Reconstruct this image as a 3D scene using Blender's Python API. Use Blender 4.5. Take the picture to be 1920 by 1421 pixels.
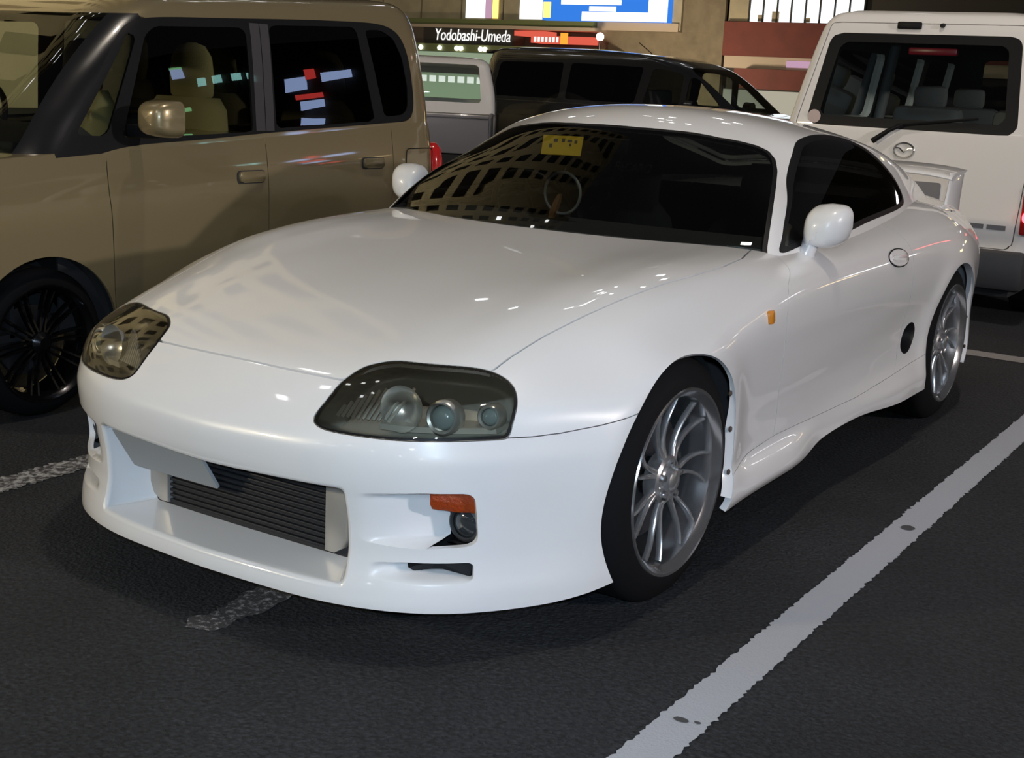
import bpy, bmesh, math, random
import numpy as np
from mathutils import Matrix, Vector
random.seed(7); RNG = np.random.default_rng(7)
for o in list(bpy.data.objects): bpy.data.objects.remove(o)
SC = bpy.context.scene; COL = SC.collection

# ---------------- camera ----------------
CAM_POS = (2.2325, -2.9342, 1.3191)
yaw, pitch, roll, foc = -0.568922, -0.227671, 0.049882, math.exp(7.797903)
fw = Vector((math.sin(yaw)*math.cos(pitch), math.cos(yaw)*math.cos(pitch), math.sin(pitch)))
rt = fw.cross(Vector((0, 0, 1))).normalized(); up = rt.cross(fw)
r2 = math.cos(roll)*rt+math.sin(roll)*up; u2 = -math.sin(roll)*rt+math.cos(roll)*up
cam = bpy.data.cameras.new('camera'); cam_o = bpy.data.objects.new('camera', cam); COL.objects.link(cam_o)
M = Matrix((r2, u2, -fw)).transposed().to_4x4(); M.translation = CAM_POS; cam_o.matrix_world = M
cam.sensor_width = 36; cam.lens = foc/1920*36; cam.clip_start = .05; cam.clip_end = 500
SC.camera = cam_o

# ---------------- night sky, lamps, exposure ----------------
world = bpy.data.worlds.new('night_sky'); SC.world = world; world.use_nodes = True
bg = world.node_tree.nodes['Background']
bg.inputs[0].default_value = (.95, .93, 1.0, 1); bg.inputs[1].default_value = .038
def lamp(name, loc, target, energy, color, size, size_y=None):
    l = bpy.data.lights.new(name, 'AREA'); l.energy = energy; l.color = color; l.size = size
    if size_y: l.shape = 'RECTANGLE'; l.size_y = size_y
    o = bpy.data.objects.new(name, l); COL.objects.link(o); o.location = loc
    o.rotation_euler = (Vector(target)-Vector(loc)).to_track_quat('-Z', 'Y').to_euler()
    return o
lamp('camera_flash', (2.30, -3.02, 1.44), (.2, 0, .45), 53, (.60, .80, 1.0), .05)
lamp('flood_lamp_cool', (4.5, -11.5, 6.0), (0, 0, .5), 200, (.86, .91, 1.0), .35)
lamp('flood_lamp_warm', (-6.5, -9.5, 4.0), (-1.0, 0, .4), 460, (1.0, .84, .58), .35)
lamp('flood_lamp_side', (13, 1.0, 4.2), (0, 2, .5), 640, (1.0, .90, .86), .35)
lamp('flood_lamp_rear', (1.5, 1.0, 12.0), (-2, 10, .5), 400, (1.0, .88, .74), .4)
lamp('flood_lamp_tower', (-9, 8, 4), (-26, 10, 27), 7000, (1.0, .88, .62), 1.0)
lamp('flood_lamp_shop', (-18, 33, 1.0), (-20, 40, 3.5), 500, (1.0, .84, .6), .6)
SC.view_settings.view_transform = 'Standard'; SC.view_settings.look = 'None'
SC.view_settings.exposure = 0.0; SC.view_settings.gamma = 1.0; SC.view_settings.use_curve_mapping = False

# ---------------- materials ----------------
def mat(name, col, rough=.5, metal=0., coat=0., coat_r=.03, emit=None, es=0., spec=.5, noise=None, bump=None):
    """noise = (scale, amount): colour variation; bump = (scale, strength)"""
    m = bpy.data.materials.new(name); m.use_nodes = True; nt = m.node_tree; b = nt.nodes['Principled BSDF']
    b.inputs['Base Color'].default_value = (*col, 1); b.inputs['Roughness'].default_value = rough
    b.inputs['Metallic'].default_value = metal; b.inputs['Coat Weight'].default_value = coat
    b.inputs['Coat Roughness'].default_value = coat_r; b.inputs['Specular IOR Level'].default_value = spec
    if emit: b.inputs['Emission Color'].default_value = (*emit, 1); b.inputs['Emission Strength'].default_value = es
    tc = None
    if noise or bump: tc = nt.nodes.new('ShaderNodeTexCoord')
    if noise:
        n = nt.nodes.new('ShaderNodeTexNoise'); n.inputs['Scale'].default_value = noise[0]; n.inputs['Detail'].default_value = 6
        nt.links.new(tc.outputs['Object'], n.inputs['Vector'])
        r = nt.nodes.new('ShaderNodeValToRGB'); a = noise[1]
        r.color_ramp.elements[0].position = .3; r.color_ramp.elements[1].position = .7
        r.color_ramp.elements[0].color = (*[c*(1-a) for c in col], 1); r.color_ramp.elements[1].color = (*[min(1, c*(1+a)) for c in col], 1)
        nt.links.new(n.outputs['Fac'], r.inputs['Fac']); nt.links.new(r.outputs['Color'], b.inputs['Base Color'])
    if bump:
        n = nt.nodes.new('ShaderNodeTexNoise'); n.inputs['Scale'].default_value = bump[0]; n.inputs['Detail'].default_value = 4
        nt.links.new(tc.outputs['Object'], n.inputs['Vector'])
        bp = nt.nodes.new('ShaderNodeBump'); bp.inputs['Strength'].default_value = bump[1]; bp.inputs['Distance'].default_value = .01
        nt.links.new(n.outputs['Fac'], bp.inputs['Height']); nt.links.new(bp.outputs['Normal'], b.inputs['Normal'])
    return m
def glass(name, tint, ior=1.5, rough=0.0):
    """thin sheet: tinted see-through plus mirror reflection by angle"""
    m = bpy.data.materials.new(name); m.use_nodes = True; nt = m.node_tree; nt.nodes.clear()
    out = nt.nodes.new('ShaderNodeOutputMaterial'); mx = nt.nodes.new('ShaderNodeMixShader')
    tr = nt.nodes.new('ShaderNodeBsdfTransparent'); gl = nt.nodes.new('ShaderNodeBsdfGlossy'); fr = nt.nodes.new('ShaderNodeFresnel')
    tr.inputs['Color'].default_value = (*tint, 1); gl.inputs['Roughness'].default_value = rough; fr.inputs['IOR'].default_value = ior
    nt.links.new(fr.outputs[0], mx.inputs[0]); nt.links.new(tr.outputs[0], mx.inputs[1]); nt.links.new(gl.outputs[0], mx.inputs[2])
    nt.links.new(mx.outputs[0], out.inputs[0]); return m
def emis(name, col, s):
    m = bpy.data.materials.new(name); m.use_nodes = True; nt = m.node_tree; nt.nodes.clear()
    out = nt.nodes.new('ShaderNodeOutputMaterial'); e = nt.nodes.new('ShaderNodeEmission')
    e.inputs[0].default_value = (*col, 1); e.inputs[1].default_value = s; nt.links.new(e.outputs[0], out.inputs[0]); return m
MT = {
 'white': mat('white_paint', (.80, .80, .81), .32, 0, 1.0, .035),
 'inner': mat('inner_dark', (.02, .02, .022), .8),
 'black': mat('black_trim', (.008, .008, .009), .5, spec=.2),
 'rubber': mat('tyre_rubber', (.007, .007, .008), .8, spec=.12),
 'chrome': mat('bright_alloy', (.70, .70, .71), .16, .95),
 'alloy': mat('silver_alloy', (.60, .60, .61), .26, .88),
 'darkmetal': mat('dark_metal', (.09, .09, .10), .42, .9),
 'ic': mat('intercooler_fins', (.030, .032, .038), .5, .6),
 'tank': mat('cast_tank', (.45, .44, .42), .42, .6),
 'plate': mat('blank_plate', (.33, .355, .375), .6),
 'amber': mat('amber_lens', (.34, .045, .004), .12, 0, .6, bump=(140, .5)),
 'orange': mat('orange_lens', (.75, .27, .02), .18, 0, .6),
 'red': mat('red_lens', (.45, .015, .015), .15, 0, .6),
 'lampdark': mat('lamp_housing', (.30, .285, .24), .4, .1, .3),
 'lampchrome': mat('lamp_reflector', (.62, .61, .56), .28, .75),
 'ribs': mat('ribbed_reflector', (.62, .60, .52), .3, .5),
 'fog': mat('fog_lens', (.03, .035, .04), .08, 0, 1.0),
 'proj': mat('projector_glass', (.20, .24, .23), .05, 0, 1.0),
 'lens': glass('headlight_lens', (.93, .93, .89), 1.5, .02),
 'wind': glass('windshield_glass', (.74, .78, .75), 1.55),
 'tint': glass('tinted_glass', (.16, .17, .17), 1.52),
 'deep': glass('privacy_glass', (.03, .032, .034), 1.5), 'midtint': glass('grey_glass', (.42, .45, .42), 1.5),
 'clear': glass('clear_glass', (.70, .76, .72), 1.5),
 'cloth': mat('dark_cloth', (.022, .022, .024), .9, bump=(260, .2)),
 'beige': mat('beige_metallic_paint', (.27, .215, .115), .30, .40, 1.0, .04),
 'vanwhite': mat('van_white_paint', (.82, .80, .79), .38, 0, .7, .06),
 'vanblack': mat('minivan_black_paint', (.008, .008, .009), .25, 0, 1.0, .03),
 'grey': mat('grey_plastic', (.16, .16, .17), .6),
 'dkgrey': mat('dark_grey_plastic', (.035, .035, .038), .55),
 'tan': mat('tan_seat_fabric', (.33, .27, .12), .85, bump=(200, .2)),
 'yellow': mat('yellow_card', (.75, .55, .03), .6),
 'mirror': mat('mirror_glass', (.85, .85, .85), .01, 1.0),
 'truckgrey': mat('truck_grey_panel', (.24, .23, .26), .5),
 'screwdark': mat('rusty_screw', (.07, .045, .035), .6),
}
# ---------- numeric helpers ----------
def cs(xs, ys, xq):
    """natural cubic spline through (xs, ys), linear beyond the ends"""
    xs = np.asarray(xs, float); ys = np.asarray(ys, float); xq = np.asarray(xq, float)
    n = len(xs); h = np.diff(xs)
    A = np.zeros((n, n)); A[0, 0] = A[-1, -1] = 1
    sh = ys.shape[1:]
    B = np.zeros((n,) + sh)
    hh = h.reshape((-1,) + (1,)*len(sh))
    d = np.diff(ys, axis=0)/hh
    for i in range(1, n-1):
        A[i, i-1] = h[i-1]; A[i, i] = 2*(h[i-1]+h[i]); A[i, i+1] = h[i]
        B[i] = 6*(d[i]-d[i-1])
    M = np.linalg.solve(A, B.reshape(n, -1)).reshape(B.shape)
    q = np.clip(xq, xs[0], xs[-1])
    k = np.clip(np.searchsorted(xs, q, side='right')-1, 0, n-2)
    t = (q-xs[k]).reshape(q.shape+(1,)*len(sh)); hk = h[k].reshape(t.shape)
    r = ys[k] + t*(d[k]-hk*(2*M[k]+M[k+1])/6) + t*t*M[k]/2 + t**3*(M[k+1]-M[k])/(6*hk)
    # linear extension
    s0 = d[0]-h[0]*M[1]/6; s1 = d[-1]+h[-1]*M[-2]/6
    lo = np.minimum(xq-xs[0], 0).reshape(t.shape); hi = np.maximum(xq-xs[-1], 0).reshape(t.shape)
    return r + lo*s0 + hi*s1

def pch(xs, ys, xq):
    """monotone piecewise cubic (no overshoot), ys (n,) or (n,m); clamped ends"""
    xs = np.asarray(xs, float); ys = np.asarray(ys, float); xq = np.clip(np.asarray(xq, float), xs[0], xs[-1])
    h = np.diff(xs); sh = (1,)*(ys.ndim-1)
    hh = h.reshape((-1,)+sh); d = np.diff(ys, axis=0)/hh
    m = np.zeros_like(ys); m[0] = d[0]; m[-1] = d[-1]
    a = d[:-1]; b = d[1:]
    w1 = 2*hh[1:]+hh[:-1]; w2 = hh[1:]+2*hh[:-1]
    ok = a*b > 0
    den = np.where(ok, w1/np.where(ok, a, 1)+w2/np.where(ok, b, 1), 1)
    m[1:-1] = np.where(ok, (w1+w2)/den, 0)
    k = np.clip(np.searchsorted(xs, xq, side='right')-1, 0, len(xs)-2)
    t = ((xq-xs[k])/h[k]).reshape(xq.shape+sh); H = h[k].reshape(t.shape)
    return (ys[k]*(1+2*t)*(1-t)**2 + m[k]*H*t*(1-t)**2 + ys[k+1]*t*t*(3-2*t) + m[k+1]*H*t*t*(t-1))

def sstep(a, b, x):
    t = np.clip((np.asarray(x, float)-a)/(b-a), 0, 1); return t*t*(3-2*t)

def resample(P, n):
    d = np.r_[0, np.cumsum(np.linalg.norm(np.diff(P, axis=0), axis=1))]
    q = np.linspace(0, d[-1], n)
    return np.stack([np.interp(q, d, P[:, i]) for i in range(P.shape[1])], 1), q

def gauss1(A, sig, axis=0):
    """gaussian blur along an axis (sig in samples), odd reflection at the ends keeps end points"""
    r = int(np.ceil(3*sig)); k = np.exp(-.5*(np.arange(-r, r+1)/sig)**2); k /= k.sum()
    A = np.moveaxis(A, axis, 0); r = min(r, len(A)-1); k = k[len(k)//2-r:len(k)//2+r+1]; k = k/k.sum()
    lo = 2*A[:1]-A[r:0:-1]; hi = 2*A[-1:]-A[-2:-r-2:-1]
    B = np.concatenate([lo, A, hi]); out = np.zeros_like(A)
    for i, w in enumerate(k): out += w*B[i:i+len(A)]
    return np.moveaxis(out, 0, axis)

def grid_mesh(P):
    """(n,m,3) grid -> verts, tris, normals"""
    n, m = P.shape[:2]
    idx = np.arange(n*m).reshape(n, m)
    a, b, c, d = idx[:-1, :-1].ravel(), idx[1:, :-1].ravel(), idx[1:, 1:].ravel(), idx[:-1, 1:].ravel()
    F = np.concatenate([np.stack([a, b, c], 1), np.stack([a, c, d], 1)])
    du = np.gradient(P, axis=0); dv = np.gradient(P, axis=1)
    N = np.cross(du, dv); N /= np.linalg.norm(N, axis=2, keepdims=True)+1e-12
    return P.reshape(-1, 3), F, N.reshape(-1, 3)

def clip(V, F, g):
    """keep g<=0. V (n,k) any per-vertex data, F tris. returns V2,F2 (cut exactly on g=0)"""
    g = np.where(np.abs(g) < 1e-9, -1e-9, g)
    ins = g <= 0
    c = ins[F].sum(1)
    keep = F[c == 3]
    part = F[(c == 1) | (c == 2)]
    newV = []; newF = [keep]
    if len(part):
        pi = ins[part]; one = pi.sum(1) == 1
        # rotate so that the odd vertex is first
        odd = np.where(one, pi.argmax(1), (~pi).argmax(1))
        r = np.arange(len(part))
        A = part[r, odd]; B = part[r, (odd+1) % 3]; C = part[r, (odd+2) % 3]
        E = np.concatenate([np.stack([A, B], 1), np.stack([A, C], 1)])
        key = np.sort(E, 1); u, inv = np.unique(key[:, 0]*(len(V)+1)+key[:, 1], return_inverse=True)
        e0 = u//(len(V)+1); e1 = u % (len(V)+1)
        t = g[e0]/(g[e0]-g[e1])
        newV = V[e0]*(1-t)[:, None]+V[e1]*t[:, None]
        ab = inv[:len(part)]+len(V); ac = inv[len(part):]+len(V)
        o = one
        newF.append(np.stack([A[o], ab[o], ac[o]], 1))
        q = ~one
        newF.append(np.stack([ab[q], B[q], C[q]], 1)); newF.append(np.stack([ab[q], C[q], ac[q]], 1))
        V = np.concatenate([V, newV])
    F = np.concatenate(newF)
    used = np.unique(F)
    mp = np.full(len(V), -1); mp[used] = np.arange(len(used))
    return V[used], mp[F]

def poly_sd(P, Q):
    """signed distance of 2D points Q to closed polygon P (negative inside)"""
    P = np.asarray(P, float); Q = np.asarray(Q, float)
    best = np.full(len(Q), 1e9); ins = np.zeros(len(Q), bool)
    for i in range(len(P)):
        a = P[i]; b = P[(i+1) % len(P)]; e = b-a
        w = Q-a; t = np.clip((w@e)/(e@e+1e-12), 0, 1)
        d = np.hypot(w[:, 0]-t*e[0], w[:, 1]-t*e[1]); best = np.minimum(best, d)
        cr = (a[1] > Q[:, 1]) != (b[1] > Q[:, 1])
        with np.errstate(divide='ignore', invalid='ignore'):
            xx = a[0]+(Q[:, 1]-a[1])/(b[1]-a[1] if b[1] != a[1] else 1e-12)*e[0]
        ins ^= cr & (Q[:, 0] < xx)
    return np.where(ins, -best, best)

def round_poly(P, r, n=6):
    """round the corners of a polygon, r scalar or one per corner"""
    P = np.asarray(P, float); out = []
    rs = np.broadcast_to(r, (len(P),))
    for i in range(len(P)):
        a, b, c = P[i-1], P[i], P[(i+1) % len(P)]
        u = a-b; v = c-b; lu = np.linalg.norm(u); lv = np.linalg.norm(v)
        d = min(rs[i], .48*lu, .48*lv)
        p0 = b+u/lu*d; p1 = b+v/lv*d
        for k in range(n+1):
            t = k/n; out.append((1-t)**2*p0+2*t*(1-t)*b+t*t*p1)
    return np.array(out)

def smooth_closed(P, n=80):
    """closed smooth curve through P"""
    P = np.asarray(P, float); Q = np.concatenate([P[-3:], P, P[:3]])
    d = np.r_[0, np.cumsum(np.sqrt(np.linalg.norm(np.diff(Q, axis=0), axis=1)))]
    t = np.linspace(d[3], d[3+len(P)], n, endpoint=False)
    return cs(d, Q, t)

# ---------- the white coupe: surfaces (x to its left, y to its rear, y=0 front axle) ----------
# station: outline x,y | inner line x,y | bottom z
ST = np.array([
 (0,-.815, 0,-.585, .115), (.17,-.808, .16,-.58, .115), (.355,-.79, .28,-.55, .115), (.485,-.752, .36,-.50, .115),
 (.6,-.69, .43,-.44, .115), (.69,-.602, .49,-.375, .115), (.765,-.492, .54,-.30, .115), (.822,-.382, .57,-.22, .12),
 (.862,-.27, .59,-.13, .135), (.886,-.14, .60,-.05, .15), (.898,0, .61,.05, .16), (.898,.2, .61,.2, .17),
 (.890,.5, .61,.5, .172), (.887,.8, .61,.8, .172), (.887,1.1, .61,1.1, .215), (.889,1.4, .61,1.4, .225), (.897,1.9, .61,1.85, .2),
 (.906,2.3, .60,2.2, .2), (.907,2.6, .59,2.45, .2), (.884,2.87, .57,2.7, .2), (.835,3.1, .53,2.9, .2), (.735,3.31, .45,3.02, .2),
 (.57,3.46, .36,3.1, .2), (.3,3.54, .2,3.14, .2), (0,3.56, 0,3.15, .2)])
ZG = [.08, .12, .16, .20, .25, .30, .36, .42, .47, .52, .58, .65, .72, .78, .85, .95]
# inset of the side below the outline, by station y-key (arc index) and height
DK = {
 0: [.030,.004,.012,.030,.042,.040,.024,.004,.000,.008,.020,.035,.05,.07,.10,.14],
 4: [.030,.002,.006,.016,.022,.020,.012,.002,-.002,.010,.022,.04,.06,.08,.11,.15],
 6: [.030,.002,.002,.010,.016,.015,.010,.004,.002,.010,.020,.035,.06,.09,.12,.16],
 8: [.020,.004,.002,.002,.002,.000,-.004,-.008,-.008,-.004,.002,.022,.05,.09,.13,.18],
 10:[.02,.01,.01,.01,.012,.014,.012,.008,.004,.000,.000,.004,.022,.06,.12,.2],
 11:[.035,.020,.010,.004,.004,.010,.014,.013,.010,.006,.002,.002,.016,.048,.10,.18],
 12:[.035,.025,.015,-.006,.004,.028,.024,.020,.014,.009,.004,.000,.006,.024,.062,.14],
 13:[.035,.025,.015,-.006,.002,.026,.024,.021,.015,.010,.005,.000,.004,.018,.052,.13],
 14:[.035,.025,.02,.014,.016,.020,.024,.023,.017,.011,.006,.000,.003,.016,.046,.125],
 15:[.035,.03,.02,.012,.006,.012,.020,.023,.019,.013,.007,.000,.002,.014,.044,.12],
 16:[.035,.03,.02,-.006,-.008,.004,.018,.026,.026,.020,.008,.000,.002,.012,.042,.11],
 17:[.03,.02,.01,.004,.002,.006,.012,.014,.012,.008,.002,.000,.004,.016,.050,.12],
 18:[.03,.02,.01,.004,.002,.006,.012,.014,.012,.006,.000,.000,.006,.022,.060,.13],
 20:[.04,.03,.02,.01,.006,.006,.010,.012,.010,.006,.002,.002,.012,.035,.075,.14],
 24:[.05,.04,.03,.02,.01,.006,.006,.006,.004,.002,.002,.006,.02,.045,.08,.14]}
# top heights
TX = [0, .2, .4, .55, .65, .75, .85, .95]
TY = {
 -.95:[.36,.36,.36,.36,.36,.36,.36,.36],
 -.80:[.500,.499,.490,.470,.455,.44,.43,.42],
 -.72:[.573,.570,.558,.535,.515,.50,.49,.48],
 -.65:[.622,.620,.612,.588,.565,.545,.53,.52],
 -.55:[.660,.661,.660,.640,.610,.565,.53,.50],
 -.45:[.690,.691,.692,.680,.652,.600,.55,.51],
 -.30:[.728,.729,.732,.727,.703,.652,.59,.54],
 -.10:[.765,.766,.772,.774,.762,.727,.67,.62],
  .10:[.793,.794,.800,.809,.806,.775,.70,.65],
  .40:[.826,.827,.830,.836,.834,.810,.74,.69],
  .70:[.853,.851,.847,.845,.842,.828,.78,.72],
 1.00:[.868,.866,.858,.850,.846,.836,.80,.74],
 1.50:[.880,.878,.870,.862,.858,.848,.81,.75],
 2.00:[.90,.90,.895,.886,.880,.868,.825,.76],
 2.50:[.92,.92,.92,.915,.905,.885,.83,.76],
 2.90:[.92,.92,.915,.900,.880,.842,.765,.70],
 3.20:[.90,.90,.892,.872,.845,.79,.71,.65],
 3.50:[.88,.88,.872,.86,.84,.80,.74,.68],
 3.80:[.85,.85,.84,.83,.81,.77,.71,.65]}
_ty = sorted(TY); _tt = np.array([TY[k] for k in _ty])
def top_z(x, y):
    x = np.abs(np.asarray(x, float)); y = np.asarray(y, float); sh = np.broadcast(x, y).shape
    x = np.broadcast_to(x, sh).ravel(); y = np.broadcast_to(y, sh).ravel()
    # spline in y of every column, then in x
    cols = pch(_ty, _tt, y)                       # (n, len TX)
    n = len(TX); k = np.clip(np.searchsorted(TX, x, side='right')-1, 0, n-2)
    tx = np.array(TX); h = np.diff(tx)
    d = np.diff(cols, axis=1)/h
    m = np.zeros_like(cols); m[:, 1:-1] = (d[:, :-1]*h[1:]+d[:, 1:]*h[:-1])/(h[1:]+h[:-1]); m[:, -1] = d[:, -1]
    r = np.arange(len(x)); t = (np.clip(x, 0, tx[-1])-tx[k])/h[k]; H = h[k]
    z = (cols[r, k]*(1+2*t)*(1-t)**2+m[r, k]*H*t*(1-t)**2+cols[r, k+1]*t*t*(3-2*t)+m[r, k+1]*H*t*t*(t-1))
    return z.reshape(sh)
FAX = (0., .327); RAX = (2.55, .327)      # axles: y, z
FARCH = (0.0, .325, .338); RARCH = (2.50, .32, .352)

def coupe_side(NS=560, NV=150):
    u = np.arange(len(ST))
    ch = np.r_[0, np.cumsum(np.linalg.norm(np.diff(ST[:, :2], axis=0), axis=1))]
    s = np.linspace(0, ch[-1], NS)
    # mirror the first stations for tangency on the centre line
    ext = np.concatenate([ST[2:0:-1]*[-1, 1, -1, 1, 1], ST, ST[-2:-4:-1]*[-1, 1, -1, 1, 1]])
    che = np.concatenate([-ch[2:0:-1], ch, 2*ch[-1]-ch[-2:-4:-1]])
    Q = cs(che, ext, s)
    Q[:, 4] = pch(ch, ST[:, 4], s)
    keys = sorted(DK); D = pch(ch[keys], np.array([DK[k] for k in keys]), s)     # (NS, nz)
    P = np.zeros((NS, NV, 3))
    for i in range(NS):
        O = Q[i, :2]; Hh = Q[i, 2:4]; zb = Q[i, 4]; L = np.linalg.norm(Hh-O); e = (Hh-O)/L
        z = np.linspace(zb, .98, 220)
        w = pch(ZG, D[i], z)
        yy = O[1]+e[1]*w
        for (ay, az, ar) in (FARCH, RARCH):
            rr = np.hypot(yy-ay, z-az)
            if O[0] > .8: w = w - .012*np.exp(-((rr-ar-.01)/.045)**2)*sstep(az-.25, az+.05, z)
        X = O[0]+e[0]*w; Y = O[1]+e[1]*w
        T = top_z(X, Y)
        k = np.argmax(z > T)
        if k == 0: k = len(z)-1
        wt = np.linspace(w[k], L, 160)[1:]
        zt = top_z(O[0]+e[0]*wt, O[1]+e[1]*wt)
        W = np.r_[w[:k+1], wt]; Z = np.r_[z[:k], T[k] if k < len(z) else z[k], zt]
        R, q = resample(np.stack([W, Z], 1), 400)
        step = q[1]-q[0]
        # corner position in arc length
        dW = np.r_[0, np.cumsum(np.hypot(np.diff(W), np.diff(Z)))]
        qc = dW[k]
        sg = np.interp(Y[k], [-.9, -.4, -.1, .3, 1, 2.2, 3], [.022, .03, .036, .04, .045, .05, .05])
        S1 = gauss1(R, sg/step); bl = np.exp(-((q-qc)/(3.2*sg))**4)[:, None]
        R = R*(1-bl)+S1*bl
        R0 = R.copy(); R = gauss1(R, .006/step); R[0] = R0[0]; R[-1] = R0[-1]
        R, _ = resample(R, NV)
        P[i, :, 0] = O[0]+e[0]*R[:, 0]; P[i, :, 1] = O[1]+e[1]*R[:, 0]; P[i, :, 2] = R[:, 1]
    X0 = P[0].copy(); X1 = P[-1].copy()
    P = gauss1(P, 3.5, 0); P[0, :, 0] = 0; P[-1, :, 0] = 0
    return P

def coupe_hood(n=120):
    x = np.linspace(0, .74, 90); y = np.linspace(-.72, 1.0, 200)
    X, Y = np.meshgrid(x, y, indexing='ij')
    return np.stack([X, Y, top_z(X, Y)], -1)

GY = [.50,.64,.75,.87,1.0,1.09,1.2,1.32,1.5,1.75,2.0,2.3,2.6,2.9,3.2,3.5]
GZ = [.72,.854,.934,1.018,1.102,1.157,1.206,1.236,1.248,1.245,1.226,1.185,1.12,1.04,.95,.86]
BY = [.5,.85,1.1,1.5,2.0,2.3,2.6,2.9,3.2,3.5]
BX = [.74,.755,.765,.768,.755,.735,.69,.63,.56,.5]
def roof_z(x, y):
    bow = .20*(np.abs(x)/.73)**2*(1-sstep(1.25, 1.9, y))
    return cs(GY, GZ, y-bow) - .085*(np.abs(x)/.6)**2.2*sstep(.9, 1.3, y)
def side_x(y, z):
    d = z-.85
    return cs(BY, BX, y) - .50*d - .22*np.maximum(d, 0)**2
def coupe_cabin(NY=260, NV=150):
    ys = np.linspace(.55, 3.4, NY); P = np.zeros((NY, NV, 3))
    for i, y in enumerate(ys):
        z = np.linspace(.74, 1.3, 200); x = side_x(y, z)
        T = roof_z(x, np.full_like(x, y)); k = np.argmax(z > T); 
        xt = np.linspace(x[k], 0, 200)[1:]
        R = np.stack([np.r_[x[:k+1], xt], np.r_[z[:k], [T[k]], roof_z(xt, np.full_like(xt, y))]], 1)
        dW = np.r_[0, np.cumsum(np.hypot(*np.diff(R, axis=0).T))]; qc = dW[k]
        R, q = resample(R, 400); step = q[1]-q[0]; sg = .030
        S1 = gauss1(R, sg/step); bl = np.exp(-((q-qc)/(3.2*sg))**4)[:, None]
        R = R*(1-bl)+S1*bl
        R, _ = resample(R, NV)
        P[i] = np.stack([R[:, 0], np.full(NV, y), R[:, 1]], 1)
    P = gauss1(P, 1.2, 0); P[:, -1, 0] = 0
    return P
# ---------------- building helpers ----------------
def tag(o, label=None, cat=None, group=None, kind=None):
    if label: o['label'] = label
    if cat: o['category'] = cat
    if group: o['group'] = group
    if kind: o['kind'] = kind
    return o
def empty(name, loc=(0, 0, 0), rz=0., parent=None):
    o = bpy.data.objects.new(name, None); COL.objects.link(o); o.location = loc; o.rotation_euler = (0, 0, rz)
    o.empty_display_size = .1
    if parent: o.parent = parent
    return o
def thing(name, label, cat, loc=(0, 0, 0), rz=0., group=None):
    return tag(empty(name, loc, rz), label, cat, group)
def mesh(name, V, F, m, parent=None, smooth=True, normals=None, mi=None):
    """one mesh object; F any polygons; m material or list"""
    me = bpy.data.meshes.new(name)
    V = np.asarray(V, float); F = [list(map(int, f)) for f in F] if not isinstance(F, np.ndarray) else F.tolist()
    me.from_pydata(V.tolist(), [], F)
    for k in (m if isinstance(m, (list, tuple)) else [m]): me.materials.append(MT[k] if isinstance(k, str) else k)
    me.polygons.foreach_set('use_smooth', np.full(len(me.polygons), smooth))
    if mi is not None: me.polygons.foreach_set('material_index', np.asarray(mi, np.int32))
    me.update()
    if normals is not None: me.normals_split_custom_set_from_vertices(np.asarray(normals, float).tolist())
    o = bpy.data.objects.new(name, me); COL.objects.link(o)
    if parent: o.parent = parent
    return o
def from_bm(name, bm, m, parent=None, smooth=False, angle=None):
    me = bpy.data.meshes.new(name); bmesh.ops.recalc_face_normals(bm, faces=bm.faces[:]); bm.to_mesh(me); bm.free()
    me.materials.append(MT[m] if isinstance(m, str) else m)
    o = bpy.data.objects.new(name, me); COL.objects.link(o)
    if smooth or angle:
        me.shade_smooth()
        if angle: me.set_sharp_from_angle(angle=math.radians(angle))
    if parent: o.parent = parent
    return o
def bm_box(bm, c, s, bev=0., seg=2, rot=None):
    r = bmesh.ops.create_cube(bm, size=1); vs = r['verts']
    mt = Matrix.Translation(c) @ (rot.to_4x4() if rot else Matrix()) @ Matrix.Diagonal((*s, 1))
    bmesh.ops.transform(bm, matrix=mt, verts=vs)
    if bev:
        es = list({e for v in vs for e in v.link_edges})
        bmesh.ops.bevel(bm, geom=es, offset=bev, segments=seg, profile=.5, affect='EDGES')
def box(name, c, s, m, parent=None, bev=0., rot=None, seg=2):
    bm = bmesh.new(); bm_box(bm, c, s, bev, seg, rot); return from_bm(name, bm, m, parent, angle=35 if bev else None)
def bm_tube(bm, path, r, n=10, caps=True):
    P = [Vector(q) for q in path]; rings = []; rr = r if isinstance(r, (list, tuple)) else [r]*len(P)
    a = None
    for i, q in enumerate(P):
        t = (P[min(i+1, len(P)-1)]-P[max(i-1, 0)]).normalized()
        if a is None: a = t.orthogonal().normalized()
        a = (a-t*a.dot(t)).normalized(); b = t.cross(a)
        rings.append([bm.verts.new(q+rr[i]*(math.cos(k*2*math.pi/n)*a+math.sin(k*2*math.pi/n)*b)) for k in range(n)])
    for A, B in zip(rings, rings[1:]):
        for k in range(n): bm.faces.new((A[k], A[(k+1) % n], B[(k+1) % n], B[k]))
    if caps: bm.faces.new(rings[0][::-1]); bm.faces.new(rings[-1])
def tube(name, path, r, m, parent=None, n=10):
    bm = bmesh.new(); bm_tube(bm, path, r, n); return from_bm(name, bm, m, parent, angle=50)
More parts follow.
